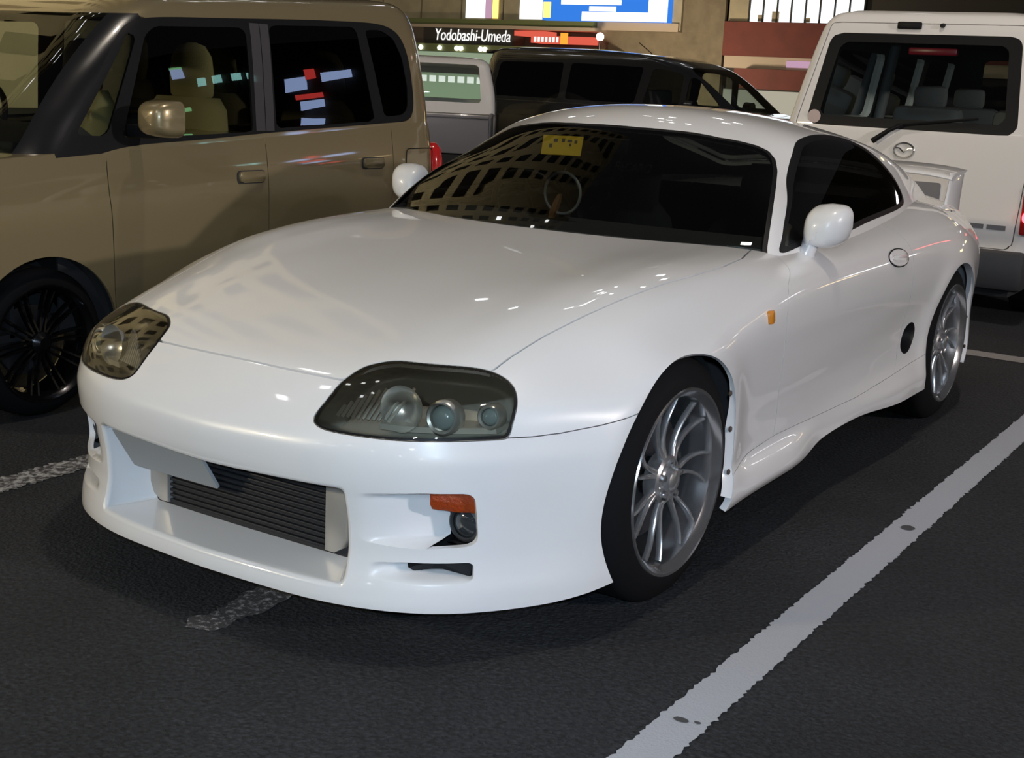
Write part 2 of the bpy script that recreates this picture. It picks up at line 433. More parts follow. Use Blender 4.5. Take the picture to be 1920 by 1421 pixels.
def bm_lathe(bm, prof, n=48, axis='X', org=(0, 0, 0), closed=False, arc=None):
    """profile of (axial, radius) revolved about an axis through org"""
    rings = []; a0, a1 = arc or (0, 2*math.pi); full = arc is None
    for k in range(n if full else n+1):
        t = a0+(a1-a0)*k/n; c, s = math.cos(t), math.sin(t); ring = []
        for (x, r) in prof:
            q = {'X': (x, r*c, r*s), 'Y': (r*c, x, r*s), 'Z': (r*c, r*s, x)}[axis]
            ring.append(bm.verts.new((q[0]+org[0], q[1]+org[1], q[2]+org[2])))
        rings.append(ring)
    m = len(prof)
    for k in range(n):
        A = rings[k]; B = rings[(k+1) % len(rings)]
        for j in range(m if closed else m-1):
            bm.faces.new((A[j], A[(j+1) % m], B[(j+1) % m], B[j]))
    bmesh.ops.remove_doubles(bm, verts=bm.verts[:], dist=1e-6)
def lathe(name, prof, m, parent=None, n=48, axis='X', org=(0, 0, 0), closed=False, angle=40, arc=None):
    bm = bmesh.new(); bm_lathe(bm, prof, n, axis, org, closed, arc); return from_bm(name, bm, m, parent, angle=angle)
def prism(name, poly, a, b, m, parent=None, plane='XZ', bev=0., n_round=0):
    """2D polygon extruded between a and b along the third axis"""
    bm = bmesh.new()
    def P(u, v, w): return {'XZ': (u, w, v), 'YZ': (w, u, v), 'XY': (u, v, w)}[plane]
    A = [bm.verts.new(P(u, v, a)) for u, v in poly]; B = [bm.verts.new(P(u, v, b)) for u, v in poly]
    bm.faces.new(A); bm.faces.new(B[::-1])
    for i in range(len(A)): bm.faces.new((A[i], B[i], B[(i+1) % len(A)], A[(i+1) % len(A)]))
    if bev:
        es = [e for e in bm.edges if len(e.link_faces) == 2 and (len(e.link_faces[0].verts) > 4 or len(e.link_faces[1].verts) > 4 or len(poly) == 4)]
        bmesh.ops.bevel(bm, geom=es, offset=bev, segments=2, profile=.5, affect='EDGES')
    return from_bm(name, bm, m, parent, angle=35)
def text(name, body, size, m, parent=None, mtx=None, ext=.004, font_shear=0., width=None):
    cu = bpy.data.curves.new(name, 'FONT'); cu.body = body; cu.size = size; cu.extrude = ext; cu.align_x = 'CENTER'; cu.align_y = 'CENTER'; cu.shear = font_shear
    t = bpy.data.objects.new(name+'_tmp', cu); COL.objects.link(t)
    dg = bpy.context.evaluated_depsgraph_get(); me = bpy.data.meshes.new_from_object(t.evaluated_get(dg)); bpy.data.objects.remove(t)
    me.name = name; me.materials.clear(); me.materials.append(MT[m] if isinstance(m, str) else m)
    if width:
        xs = [v.co.x for v in me.vertices]; k = width/(max(xs)-min(xs)); c = (max(xs)+min(xs))/2
        for v in me.vertices: v.co.x = (v.co.x-c)*k
    if mtx: me.transform(mtx)
    o = bpy.data.objects.new(name, me); COL.objects.link(o)
    if parent: o.parent = parent
    return o
def copy_tree(o, parent=None):
    c = o.copy(); COL.objects.link(c); c.parent = parent
    if parent is not None: c.matrix_parent_inverse = o.matrix_parent_inverse
    for ch in [k for k in bpy.data.objects if k.parent == o]: copy_tree(ch, c)
    return c
# surface pieces carry position+normal (n,6)
def boundary(F):
    E = np.concatenate([F[:, [0, 1]], F[:, [1, 2]], F[:, [2, 0]]]); key = np.sort(E, 1)
    _, idx, cnt = np.unique(key, axis=0, return_index=True, return_counts=True)
    return E[idx[cnt == 1]]
def mirror_full(V, F):
    W = V.copy(); W[:, 0] *= -1; W[:, 3] *= -1
    V = V.copy(); on = np.abs(V[:, 0]) < 1e-5
    V[on, 3] = 0; W[on, 3] = 0
    n = np.linalg.norm(V[:, 3:], axis=1, keepdims=True); V[:, 3:] /= n; W[:, 3:] /= n
    return np.concatenate([V, W]), np.concatenate([F, F[:, ::-1]+len(V)])
def mirrored(V, F):
    W = V.copy(); W[:, 0] *= -1; W[:, 3] *= -1; return W, F[:, ::-1]
def panel(name, V, F, m, parent, rim=.012, full=False, inner=None, rimdir=None):
    """sheet with turned-in edges (and an inner skin if asked)"""
    if full: V, F = mirror_full(V, F)
    E = boundary(F)
    mid = np.abs(V[E, 0]).max(1) < 1e-4
    if full: E = E[~mid]
    P = V[:, :3]; N = V[:, 3:]/(np.linalg.norm(V[:, 3:], axis=1, keepdims=True)+1e-12)
    a, b = E[:, 0], E[:, 1]; k = len(V); ne = len(E)
    oa = P[a]-N[a]*rim if rimdir is None else P[a]+rimdir; ob = P[b]-N[b]*rim if rimdir is None else P[b]+rimdir
    fn = np.cross(P[b]-P[a], -(N[a])); fn = -fn/(np.linalg.norm(fn, axis=1, keepdims=True)+1e-12)
    VV = [P, P[a], P[b], ob, oa]; NN = [N, fn, fn, fn, fn]
    i = np.arange(ne); R = np.stack([k+i, k+3*ne+i, k+2*ne+i, k+ne+i], 1)
    faces = F.tolist()+R.tolist(); mi = [0]*len(faces); mats = [m]
    if inner:
        base = k+4*ne; VV.append(P-N*rim); NN.append(-N); G = F[:, ::-1]+base; faces += G.tolist(); mi += [1]*len(G); mats.append(inner)
    return mesh(name, np.concatenate(VV), faces, mats, parent, True, np.concatenate(NN), mi)
def sheet(name, V, F, m, parent, full=False, off=0.):
    if full: V, F = mirror_full(V, F)
    N = V[:, 3:]/(np.linalg.norm(V[:, 3:], axis=1, keepdims=True)+1e-12)
    return mesh(name, V[:, :3]+N*off, F, m, parent, True, N)
def grid6(P, flip=False):
    V, F, N = grid_mesh(P)
    if flip: N = -N; F = F[:, ::-1]
    return np.concatenate([V, N], 1), F
def loft(name, rings, m, parent=None, closed=True, caps=True, angle=40):
    """skin over equal-length point rings"""
    bm = bmesh.new(); R = [[bm.verts.new(tuple(q)) for q in r] for r in rings]; n = len(R[0])
    for A, B in zip(R, R[1:]):
        for k in range(n if closed else n-1): bm.faces.new((A[k], A[(k+1) % n], B[(k+1) % n], B[k]))
    if caps: bm.faces.new(R[0][::-1]); bm.faces.new(R[-1])
    return from_bm(name, bm, m, parent, angle=angle)
def ring_body(levels, nz=70, ny=44, nc=14, cap=10, crown=.02):
    """stacked rounded rectangles. level = z, y_front, y_rear, half width, corner radius front, rear
    returns (V,F): n x 6"""
    L = np.array(levels, float)
    t = np.r_[0, np.cumsum(np.linalg.norm(np.diff(L[:, :4], axis=0), axis=1))]
    q = pch(t, L, np.linspace(0, t[-1], nz))
    def ring(z, yf, yr, hw, rf, rr, sc=1.):
        pts = []
        def arc(cx, cy, r, a0, a1):
            for k in range(nc+1):
                a = a0+(a1-a0)*k/nc; pts.append((cx+r*math.cos(a), cy+r*math.sin(a)))
        h = math.pi/2
        arc(hw-rf, yf+rf, rf, -h, 0)
        for k in range(1, ny): pts.append((hw, yf+rf+(yr-rr-yf-rf)*k/ny))
        arc(hw-rr, yr-rr, rr, 0, h)
        for k in range(1, 24): pts.append((hw-rr-(2*hw-2*rr)*k/24, yr))
        arc(-hw+rr, yr-rr, rr, h, 2*h)
        for k in range(1, ny): pts.append((-hw, yr-rr+(yf+rf-yr+rr)*k/ny))
        arc(-hw+rf, yf+rf, rf, 2*h, 3*h)
        for k in range(1, 24): pts.append((-hw+rf+(2*hw-2*rf)*k/24, yf))
        pts.append(pts[0])
        return np.array([(x, y, z) for x, y in pts])
    rows = [ring(*r) for r in q]
    top = rows[-1]; c = np.array([0, (top[:, 1].min()+top[:, 1].max())/2, top[0, 2]])
    for k in range(1, cap+1):
        s = 1-k/cap*.999; R = c+(top-c)*[s, s, 1]; R[:, 2] += crown*(1-s*s); rows.append(R)
    P = np.stack(rows, 0)
    Pw = np.concatenate([P[:, -2:-1], P, P[:, 1:2]], 1)
    du = np.gradient(P, axis=0); dv = np.gradient(Pw, axis=1)[:, 1:-1]
    N = np.cross(dv, du); N /= np.linalg.norm(N, axis=2, keepdims=True)+1e-12
    N[-1] = (0, 0, 1)
    V, F, _ = grid_mesh(P); return np.concatenate([V, N.reshape(-1, 3)], 1), F[:, ::-1]
def tri_centroid_keep(V, F, fn):
    return V, F[fn(V[F, :3].mean(1))]
def compact(V, F):
    u = np.unique(F); mp = np.full(len(V), -1); mp[u] = np.arange(len(u)); return V[u], mp[F]
def split(V, F, g, gap=0.):
    """returns inside (g<=-gap) and outside (g>=gap)"""
    return clip(V, F, g+gap), clip(V, F, -g+gap)
# ---------------- ground ----------------
def asphalt_mat():
    m = bpy.data.materials.new('asphalt'); m.use_nodes = True; nt = m.node_tree; b = nt.nodes['Principled BSDF']; N = nt.nodes.new; L = nt.links.new
    tc = N('ShaderNodeTexCoord')
    n1 = N('ShaderNodeTexNoise'); n1.inputs['Scale'].default_value = 75; n1.inputs['Detail'].default_value = 7; n1.inputs['Roughness'].default_value = .65
    n2 = N('ShaderNodeTexNoise'); n2.inputs['Scale'].default_value = 2.2; n2.inputs['Detail'].default_value = 5
    vo = N('ShaderNodeTexVoronoi'); vo.inputs['Scale'].default_value = 95
    for k in (n1, n2, vo): L(tc.outputs['Object'], k.inputs['Vector'])
    r = N('ShaderNodeValToRGB'); r.color_ramp.elements[0].position = .38; r.color_ramp.elements[1].position = .70
    r.color_ramp.elements[0].color = (.0085, .0095, .0115, 1); r.color_ramp.elements[1].color = (.040, .044, .052, 1)
    L(n1.outputs['Fac'], r.inputs['Fac'])
    r2 = N('ShaderNodeValToRGB'); r2.color_ramp.elements[0].position = .3; r2.color_ramp.elements[1].position = .75
    r2.color_ramp.elements[0].color = (.72, .72, .72, 1); r2.color_ramp.elements[1].color = (1.25, 1.25, 1.25, 1); L(n2.outputs['Fac'], r2.inputs['Fac'])
    mx = N('ShaderNodeMix'); mx.data_type = 'RGBA'; mx.blend_type = 'MULTIPLY'; mx.inputs[0].default_value = 1
    L(r.outputs['Color'], mx.inputs[6]); L(r2.outputs['Color'], mx.inputs[7]); L(mx.outputs[2], b.inputs['Base Color'])
    b.inputs['Roughness'].default_value = .78; b.inputs['Specular IOR Level'].default_value = .35
    bp = N('ShaderNodeBump'); bp.inputs['Strength'].default_value = .7; bp.inputs['Distance'].default_value = .006
    ad = N('ShaderNodeMath'); ad.operation = 'ADD'; L(vo.outputs['Distance'], ad.inputs[0]); L(n1.outputs['Fac'], ad.inputs[1])
    L(ad.outputs[0], bp.inputs['Height']); L(bp.outputs['Normal'], b.inputs['Normal']); return m
def paint_mat(name, cover, col=(.62, .62, .64), scale=38):
    """road paint worn through to the asphalt; cover 0..1"""
    m = bpy.data.materials.new(name); m.use_nodes = True; nt = m.node_tree; b = nt.nodes['Principled BSDF']; N = nt.nodes.new; L = nt.links.new
    tc = N('ShaderNodeTexCoord'); n = N('ShaderNodeTexNoise'); n.inputs['Scale'].default_value = scale; n.inputs['Detail'].default_value = 8; n.inputs['Roughness'].default_value = .7
    L(tc.outputs['Object'], n.inputs['Vector'])
    r = N('ShaderNodeValToRGB'); e = r.color_ramp.elements; c = .72-.5*cover
    e[0].position = max(0, c-.06); e[1].position = c+.08; e[0].color = (.045, .045, .048, 1); e[1].color = (*col, 1)
    L(n.outputs['Fac'], r.inputs['Fac']); L(r.outputs['Color'], b.inputs['Base Color']); b.inputs['Roughness'].default_value = .75
    n2 = N('ShaderNodeTexNoise'); n2.inputs['Scale'].default_value = 160; L(tc.outputs['Object'], n2.inputs['Vector'])
    bp = N('ShaderNodeBump'); bp.inputs['Strength'].default_value = .5; bp.inputs['Distance'].default_value = .004; L(n2.outputs['Fac'], bp.inputs['Height']); L(bp.outputs['Normal'], b.inputs['Normal'])
    return m
MT['asphalt'] = asphalt_mat(); MT['paint'] = paint_mat('line_paint', .98, (.40, .42, .47)); MT['worn'] = paint_mat('worn_line_paint', .42, (.42, .42, .43)); MT['faint'] = paint_mat('faint_line_paint', .75, (.26, .25, .25))
tag(mesh('floor', [(-120, -60, 0), (60, -60, 0), (60, 140, 0), (-120, 140, 0)], [(0, 1, 2, 3)], 'asphalt', smooth=False), kind='structure')
def line(name, x0, x1, y0, y1, m, along='y', jit=.0028, z=.0025):
    """painted strip with ragged edges"""
    n = int(abs((y1-y0) if along == 'y' else (x1-x0))/.010); V = []; F = []
    for k in range(n+1):
        t = k/n; j0, j1 = RNG.normal(0, jit, 2)
        if along == 'y': V += [(x0+j0, y0+(y1-y0)*t, z), (x1+j1, y0+(y1-y0)*t, z)]
        else: V += [(x0+(x1-x0)*t, y0+j0, z), (x0+(x1-x0)*t, y1+j1, z)]
        if k: F.append((2*k-2, 2*k-1, 2*k+1, 2*k) if along == 'y' else (2*k-2, 2*k, 2*k+1, 2*k-1))
    return tag(mesh(name, V, F, m, smooth=False), kind='structure')
line('trim_1', 1.152, 1.257, -2.4, 4.26, 'paint')
line('trim_2', -1.245, -1.125, -1.7, 4.26, 'worn', jit=.008)
line('trim_3', -1.3, 2.9, 4.09, 4.25, 'faint', 'x')
line('trim_4', 3.55, 3.66, -2.4, 4.26, 'paint')
# worn scrap of an old painted mark in front of the bumper
pts = [(.02, -.87), (.055, -.90), (.12, -.86), (.11, -.80), (.125, -.72), (.11, -.62), (.09, -.56), (.02, -.56), (.0, -.64), (.015, -.72), (.03, -.80)]
sp = smooth_closed(pts, 60); V = [(x+RNG.normal(0, .004), y+RNG.normal(0, .004), .002) for x, y in sp]
MT['scrap'] = paint_mat('scrap_of_paint', .30, (.40, .40, .42), 60)
tag(mesh('trim_5', V, [list(range(len(V)))], 'scrap', smooth=False), kind='structure')
# dark scuffs on the bright line
MT['scuff'] = mat('dark_scuff', (.06, .06, .065), .8)
for k, (sx, sy, a, b_) in enumerate([(1.198, -.58, .016, .010), (1.232, -.57, .007, .005), (1.205, 1.02, .02, .022)]):
    V = [(sx+a*math.cos(t*math.pi/8)*(1+.2*random.random()), sy+b_*math.sin(t*math.pi/8)*(1+.2*random.random()), .004) for t in range(16)]
    tag(mesh('trim_%d' % (6+k), V, [list(range(16))], 'scuff', smooth=False), kind='structure')
# ---------------- white sports coupe ----------------
coupe = thing('sports_coupe', 'white low two-door sports coupe with rear wing, parked in front', 'car')
S6, SF = grid6(coupe_side()); H6, HF = grid6(coupe_hood()); G6, GF = grid6(coupe_cabin())
SV = S6.copy()
def surf_at(y, z, x=None):
    """nearest point and normal on the left flank"""
    k = np.argmin((SV[:, 1]-y)**2+(SV[:, 2]-z)**2+np.where(SV[:, 0] < .45, 9, 0)) if x is None else np.argmin((SV[:, 0]-x)**2+(SV[:, 2]-z)**2+np.where(SV[:, 1] > -.3, 9, 0))
    return Vector(SV[k, :3]), Vector(SV[k, 3:])
def sides(fn):
    """build a left part and its mirror image on the right"""
    return fn(1), fn(-1)
def put(name, V, F, m, rim=.012, inner=None, both=True, fn=panel):
    V, F = compact(V, F)
    if len(F) == 0: return []
    kw = dict(rim=rim, inner=inner) if fn is panel else {}
    out = [fn(name, V, F, m, coupe, **kw)]
    if both: out.append(fn(name, *mirrored(V, F), m, coupe, **kw))
    return out
def full(name, V, F, m, rim=.012, inner=None):
    return panel(name, *compact(V, F), m, coupe, rim, True, inner)
# wheel openings
for (ay, az, ar) in (FARCH, RARCH):
    g = -(np.hypot(S6[:, 1]-ay, S6[:, 2]-az)-ar); g = np.where(S6[:, 0] < .5, -1, g)
    S6, SF = clip(S6, SF, g)
# headlight outline (projected along a fixed oblique direction of the car)
HD = np.array([.25, -.70, .60]); HD /= np.linalg.norm(HD); H1 = np.cross([0, 0, 1.], HD); H1 /= np.linalg.norm(H1); H2 = np.cross(HD, H1)
HL3 = np.array([(.304,-.753,.537),(.301,-.743,.546),(.305,-.706,.577),(.308,-.669,.605),(.315,-.643,.621),(.329,-.608,.639),(.356,-.58,.65),(.391,-.56,.657),(.44,-.546,.658),(.51,-.522,.659),(.562,-.499,.659),(.604,-.483,.654),(.642,-.479,.644),(.67,-.484,.629),(.692,-.501,.611),(.706,-.522,.589),(.711,-.543,.557),(.71,-.556,.531),(.702,-.568,.526),(.656,-.624,.525),(.596,-.679,.523),(.528,-.72,.521),(.449,-.749,.52),(.375,-.764,.52),(.336,-.766,.523),(.314,-.761,.529)])
HLP = smooth_closed(np.stack([HL3@H1, HL3@H2], 1), 120)
def g_head(V): return np.where(V[:, 1] > -.35, 1., poly_sd(HLP, np.stack([V[:, :3]@H1, V[:, :3]@H2], 1)))
LENS, LF = clip(S6, SF, g_head(S6)+.006)
GK, GKF = clip(S6, SF, g_head(S6)); GK, GKF = clip(GK, GKF, -g_head(GK)-.0065)
HIN, HINF = clip(S6, SF, g_head(S6))
S6, SF = clip(S6, SF, -g_head(S6)+.0012)
# hood
hood_pl = np.array([(-.1,-.666),(.1,-.666),(.2,-.664),(.307,-.660),(.33,-.635),(.40,-.585),(.52,-.55),(.598,-.505),(.609,-.470),(.614,-.409),(.628,-.29),(.656,-.137),(.696,.067),(.726,.317),(.735,.507),(.725,.656),(.690,.800),(.66,.818),(.55,.762),(.40,.708),(.2,.667),(.0,.652),(-.1,.652)])
def g_hood(V): return poly_sd(hood_pl, V[:, :2])
hv, hf = clip(H6, HF, g_hood(H6)+.0025); gh = g_head(hv); hv, hf = clip(hv, hf, -gh+.0012)
full('hood', hv, hf, 'white', .02)
gg = np.where(S6[:, 2] > .5, g_hood(S6), 1.); S6, SF = clip(S6, SF, -gg+.0025)
gc = np.maximum.reduce([S6[:, 0]-(side_x(S6[:, 1], np.full(len(S6), .85))-.045), .66+.2*(S6[:, 0]/.73)**2-S6[:, 1], S6[:, 1]-2.3, .72-S6[:, 2]]); S6, SF = clip(S6, SF, -gc)
# mouth, vents
mouth = round_poly(np.array([(-.1,.392),(.10,.396),(.25,.402),(.415,.406),(.417,.149),(.2,.147),(-.1,.146)]), [.01,.01,.05,.03,.03,.05,.01], 8)
slot1 = round_poly([(.43,.388),(.575,.403),(.668,.403),(.668,.272),(.555,.262),(.43,.270)], [.02, .02, .022, .022, .03, .03])
slot2 = round_poly([(.43,.219),(.535,.230),(.663,.232),(.668,.185),(.59,.178),(.43,.188)], [.012, .02, .012, .012, .02, .015])
def g_xz(P): return lambda V: np.where(V[:, 1] > -.4, 1., poly_sd(P, V[:, [0, 2]]))
def lip_ring(V, F, gf, r, depth, n=6, extra=None):
    """rolled edge round an opening: from boundary edges of the piece inside it"""
    E = boundary(F); E = E[np.abs(gf(V))[E].max(1) < 6e-3]; E = E[np.abs(V[E, 0]).max(1) > 1e-4]
    P = V[:, :3]; h = 1e-4
    gx = (gf(V+np.eye(6)[0]*h)-gf(V-np.eye(6)[0]*h))/(2*h); gz = (gf(V+np.eye(6)[2]*h)-gf(V-np.eye(6)[2]*h))/(2*h)
    c = -np.stack([gx, gx*0, gz], 1); c /= np.linalg.norm(c, axis=1, keepdims=True)+1e-9
    rings = []
    D = depth(V) if callable(depth) else np.full(len(V), depth)
    for k in range(n+1):
        f = k/n*math.pi/2; rr = np.minimum(r, D*.6)
        rings.append(P+c*(rr*math.sin(f))[:, None]*(1)+np.array([0, 1, 0])*(rr*(1-math.cos(f)))[:, None])
    Q = extra(P+c*r) if extra else P+c*np.minimum(r, D*.6)[:, None]+np.stack([D*0, D, D*0], 1)
    rings.append(Q)
    VV = np.concatenate(rings); FF = []; nv = len(P)
    for k in range(len(rings)-1):
        a, b = E[:, 0]+k*nv, E[:, 1]+k*nv; FF.append(np.stack([b, a, a+nv, b+nv], 1))
    FF = np.concatenate(FF); VV6 = np.concatenate([VV, VV*0+[0, -1, 0]], 1)
    return compact(VV6, FF)
def both_mesh(name, V, F, m, join=False):
    W = V.copy(); W[:, 0] *= -1; G = F[:, ::-1]
    if join: return mesh(name, np.concatenate([V[:, :3], W[:, :3]]), np.concatenate([F, G+len(V)]), m, coupe)
    return mesh(name, V[:, :3], F, m, coupe), mesh(name, W[:, :3], G, m, coupe)
gm = g_xz(mouth); mv, mf = clip(S6, SF, gm(S6)); S6, SF = clip(S6, SF, -gm(S6))
both_mesh('air_duct', *lip_ring(mv, mf, gm, .014, .1, 6, lambda P: np.stack([P[:, 0]*.83, P[:, 1]*0-.652, .187+(P[:, 2]-.175)*1.02], 1)), 'white', True)
for sl, dfun in ((slot1, lambda V: .105*sstep(.44, .615, V[:, 0])+.0005), (slot2, lambda V: .10*sstep(.46, .57, V[:, 0])*sstep(.180, .214, V[:, 2])+.0005)):
    gs = g_xz(sl); v, f = clip(S6, SF, gs(S6)); S6, SF = clip(S6, SF, -gs(S6))
    D = dfun(v); w = v.copy(); w[:, 1] += D*sstep(0, .012, -gs(v))
    if sl is slot1: w, f = clip(w, f, w[:, 0]-.580)
    both_mesh('vent_scoop', *compact(w, f), 'white')
# bumper / fender / door / quarter / skirt
zs_y = [-.60, -.565, -.505, -.445, -.354, -.241, -.15]; zs_z = [.528, .528, .527, .530, .540, .557, .575]
def g_fender(V): return np.where((V[:, 0] < .60) | (V[:, 1] < -.62), .5, np.interp(V[:, 1], zs_y, zs_z)-V[:, 2])
fr, frf = tri_centroid_keep(S6, SF, lambda c: c[:, 1] < -.12)
sd, sdf = tri_centroid_keep(S6, SF, lambda c: c[:, 1] >= -.12)
(fa, faf), (bu, buf) = split(fr, frf, g_fender(fr), .0012)
full('front_bumper', bu, buf, 'white', .016)
def g_sk(V): return V[:, 2]-np.interp(V[:, 1], [.2, .35, .5, .707, 1.1, 1.407, 1.764, 2.05, 2.3], [.22, .275, .295, .305, .300, .300, .318, .335, .36])
yF = lambda V: V[:, 1]-pch([.2, .30, .36, .5, .67, .756, .80, .86], [.68, .69, .69, .665, .643, .69, .79, .87], V[:, 2])
yR = lambda V: V[:, 1]-pch([.3, .5, .675, .76, .9], [1.80, 1.875, 1.865, 1.86, 1.83], V[:, 2])
lowb = np.where(sd[:, 1] < 2.25, g_sk(sd), 1.)
(sk, skf), (up_, upf) = split(sd, sdf, lowb, .0008)
put('side_skirt', *compact(sk, skf), 'white', .02)
(fb, fbf), (rest, restf) = split(up_, upf, yF(up_), .0013)
fa_all = np.concatenate([fa, fb]); faf_all = np.concatenate([faf, fbf+len(fa)])
# weld the two fender pieces so that no turned edge shows between them
_, ix, inv = np.unique(np.round(fa_all[:, :3], 6), axis=0, return_index=True, return_inverse=True)
put('front_fender', fa_all[ix], inv.reshape(-1)[faf_all], 'white')
(dr, drf), (qt, qtf) = split(rest, restf, yR(rest), .0013)
put('door', dr, drf, 'white', .012, 'inner')
# side duct behind the door
du_e = lambda V: np.where((V[:, 0] < .7) | (V[:, 2] > .6), 1., np.hypot((V[:, 1]-1.955)/.072+(V[:, 2]-.432)*-4.0, (V[:, 2]-.432)/.058)-1)
dv, df = clip(qt, qtf, du_e(qt)); qt, qtf = clip(qt, qtf, -du_e(qt))
w = dv.copy(); w[:, 0] -= .05*sstep(0, .5, -du_e(dv)); put('side_duct', w, df, 'black', both=True, fn=lambda n, V, F, m, p: mesh(n, V[:, :3], F, m, p))
gq = qt[:, 1]-3.02; (q1, q1f), (q2, q2f) = split(qt, qtf, gq, .0015)
put('rear_quarter_panel', q1, q1f, 'white', .03); full('rear_bumper', q2, q2f, 'white')
# arch flanges with screws, dark liners, wheels
for (ay, az, ar) in (FARCH, RARCH):
    for s in (1, -1):
        P = []; 
        for k in range(61):
            t = math.radians(-38+88*k/60); y = ay+ar*math.cos(t); z = az+ar*math.sin(t)
            if z < (.20 if y > ay else .15): continue
            a, _ = surf_at(y, z); P.append((a.x-.004, y, z))
        fs_ = [.925+.07*sstep(.28, .98, i/(len(P)-1)) for i in range(len(P))]
        rings = [[(s*(x+.002), y, z) for x, y, z in P], [(s*(x-.003-.06*(1-f)), ay+(y-ay)*(f*.25+.75), az+(z-az)*(f*.25+.75)) for f, (x, y, z) in zip(fs_, P)], [(s*(x-.005-.20*(1-f)), ay+(y-ay)*f, az+(z-az)*f) for f, (x, y, z) in zip(fs_, P)]]
        o = loft('arch_flange', rings, 'white', coupe, closed=False, caps=False)
        for deg in ((36, 14, -8) if ay < 1 else (14, -8)):
            t = math.radians(deg); q_, _ = surf_at(ay+ar*math.cos(t), az+ar*math.sin(t)); c = (s*(q_.x-.009), ay+ar*.968*math.cos(t), az+ar*.968*math.sin(t))
            b_ = bmesh.new(); bmesh.ops.create_uvsphere(b_, u_segments=10, v_segments=6, radius=.0085, matrix=Matrix.Translation(c) @ Matrix.Diagonal((.6, 1, 1, 1)))
            from_bm('screw', b_, 'screwdark', o, smooth=True)
        lathe('arch_liner', [(s*.84, ar+.006), (s*.5, ar+.006), (s*.5, .02)], 'inner', coupe, 40, 'X', (0, ay, az), arc=(math.radians(8), math.radians(195)))
# ---- wheels ----
def make_wheel(parent, loc, rz, rim_m='chrome', spoke_m='alloy', R=.25, RT=.327, W=.21, style='swirl'):
    k = R/.25
    rim = lathe('wheel', [(-.004, R-.001), (0, R-.003), (-.001, R-.010*k), (-.016, R-.020*k), (-.022, R-.027*k), (-.075, R-.034*k), (-.13, R-.042*k), (-W+.02, R-.03*k), (-W, R-.004)], rim_m, parent, 72)
    rim.location = loc; rim.rotation_euler = (0, 0, rz)
    sh = RT-R
    prof = [(-.004, R-.004), (-.004, R+.010*k), (-.010, R+.35*sh), (-.022, R+.68*sh), (-.036, RT-.010), (-.048, RT-.002), (-.060, RT)]
    for g in (.075, .105, .135): prof += [(-g, RT), (-g-.001, RT-.006), (-g-.007, RT-.006), (-g-.008, RT)]
    prof += [(-W+.03, RT), (-W+.012, RT-.005), (-W+.003, RT-.03), (-W, R)]
    lathe('tyre', prof, 'rubber', rim, 84, angle=30)
    if style == 'swirl':
        for i in range(7):
            for j in (-1, 1):
                ph = 2*math.pi*i/7; pts = []
                for q in range(9):
                    t = q/8; r = (.045+.172*t)*k; a = ph+j*(.19*t**.8+.06*(1-t))+.10*math.sin(t*math.pi)-.06*t
                    x = -.030-.026*math.sin(t*math.pi*.8)*(1-t)+.006*t-.004
                    w = (.0058-.0018*t)*k+.003*(1-t)**3; pts.append((r, a, x, w))
                rings = []
                for q, (r, a, x, w) in enumerate(pts):
                    r1, a1 = pts[min(q+1, 8)][:2]; r0, a0 = pts[max(q-1, 0)][:2]
                    d = Vector((r1*math.cos(a1)-r0*math.cos(a0), r1*math.sin(a1)-r0*math.sin(a0))).normalized(); n = Vector((-d.y, d.x))
                    c = Vector((r*math.cos(a), r*math.sin(a)))
                    def P(dn, dx): v = c+n*dn; return (x+dx, v.x, v.y)
                    rings.append([P(-w*.8, -.016), P(-w, -.004), P(-w*.5, 0), P(w*.5, 0), P(w, -.004), P(w*.8, -.016)])
                loft('spoke', rings, spoke_m, rim, angle=50)
        lathe('hub', [(-.075, .0), (-.075, .066*k), (-.040, .064*k), (-.034, .056*k), (-.038, .036*k), (-.034, .031*k), (-.018, .029*k), (-.013, .02*k), (-.012, 0)], spoke_m, rim, 40)
        for i in range(5):
            a = 2*math.pi*i/5+.3
            lathe('lug_nut', [(-.045, .0095), (-.022, .0095), (-.019, .006), (-.019, 0)], rim_m, rim, 6, 'X', (0, .047*k*math.cos(a), .047*k*math.sin(a)))
        lathe('brake_disc', [(-.10, .05), (-.10, .165*k), (-.128, .165*k), (-.128, .05)], 'darkmetal', rim, 48)
    else:
        for i in range(10):
            ph = 2*math.pi*i/10+.1
            for j in (-1, 1):
                rings = []
                for q in range(7):
                    t = q/6; r = .03+(R-.05)*t; a = ph+j*(.055+.0*t); w = .0055
                    d = Vector((math.cos(ph), math.sin(ph))); n = Vector((-d.y, d.x)); c = d*r+n*j*(.009+.008*t)
                    x = -.035+.012*t-.012*math.sin(t*math.pi)
                    rings.append([(x-.02, *(c-n*w)), (x, *(c-n*w*.7)), (x, *(c+n*w*.7)), (x-.02, *(c+n*w))])
                loft('spoke', rings, spoke_m, rim, angle=50)
        lathe('hub', [(-.06, 0), (-.06, .045), (-.03, .042), (-.02, .03), (-.012, .022), (-.012, 0)], spoke_m, rim, 32)
        lathe('brake_disc', [(-.11, .03), (-.11, R*.6), (-.13, R*.6)], 'darkmetal', rim, 32)
    return rim
STEER = -.025
make_wheel(coupe, (.886, 0, .327), STEER); make_wheel(coupe, (.886, 2.55, .327), 0.)
make_wheel(coupe, (-.886, 0, .327), math.pi+STEER); make_wheel(coupe, (-.886, 2.55, .327), math.pi)
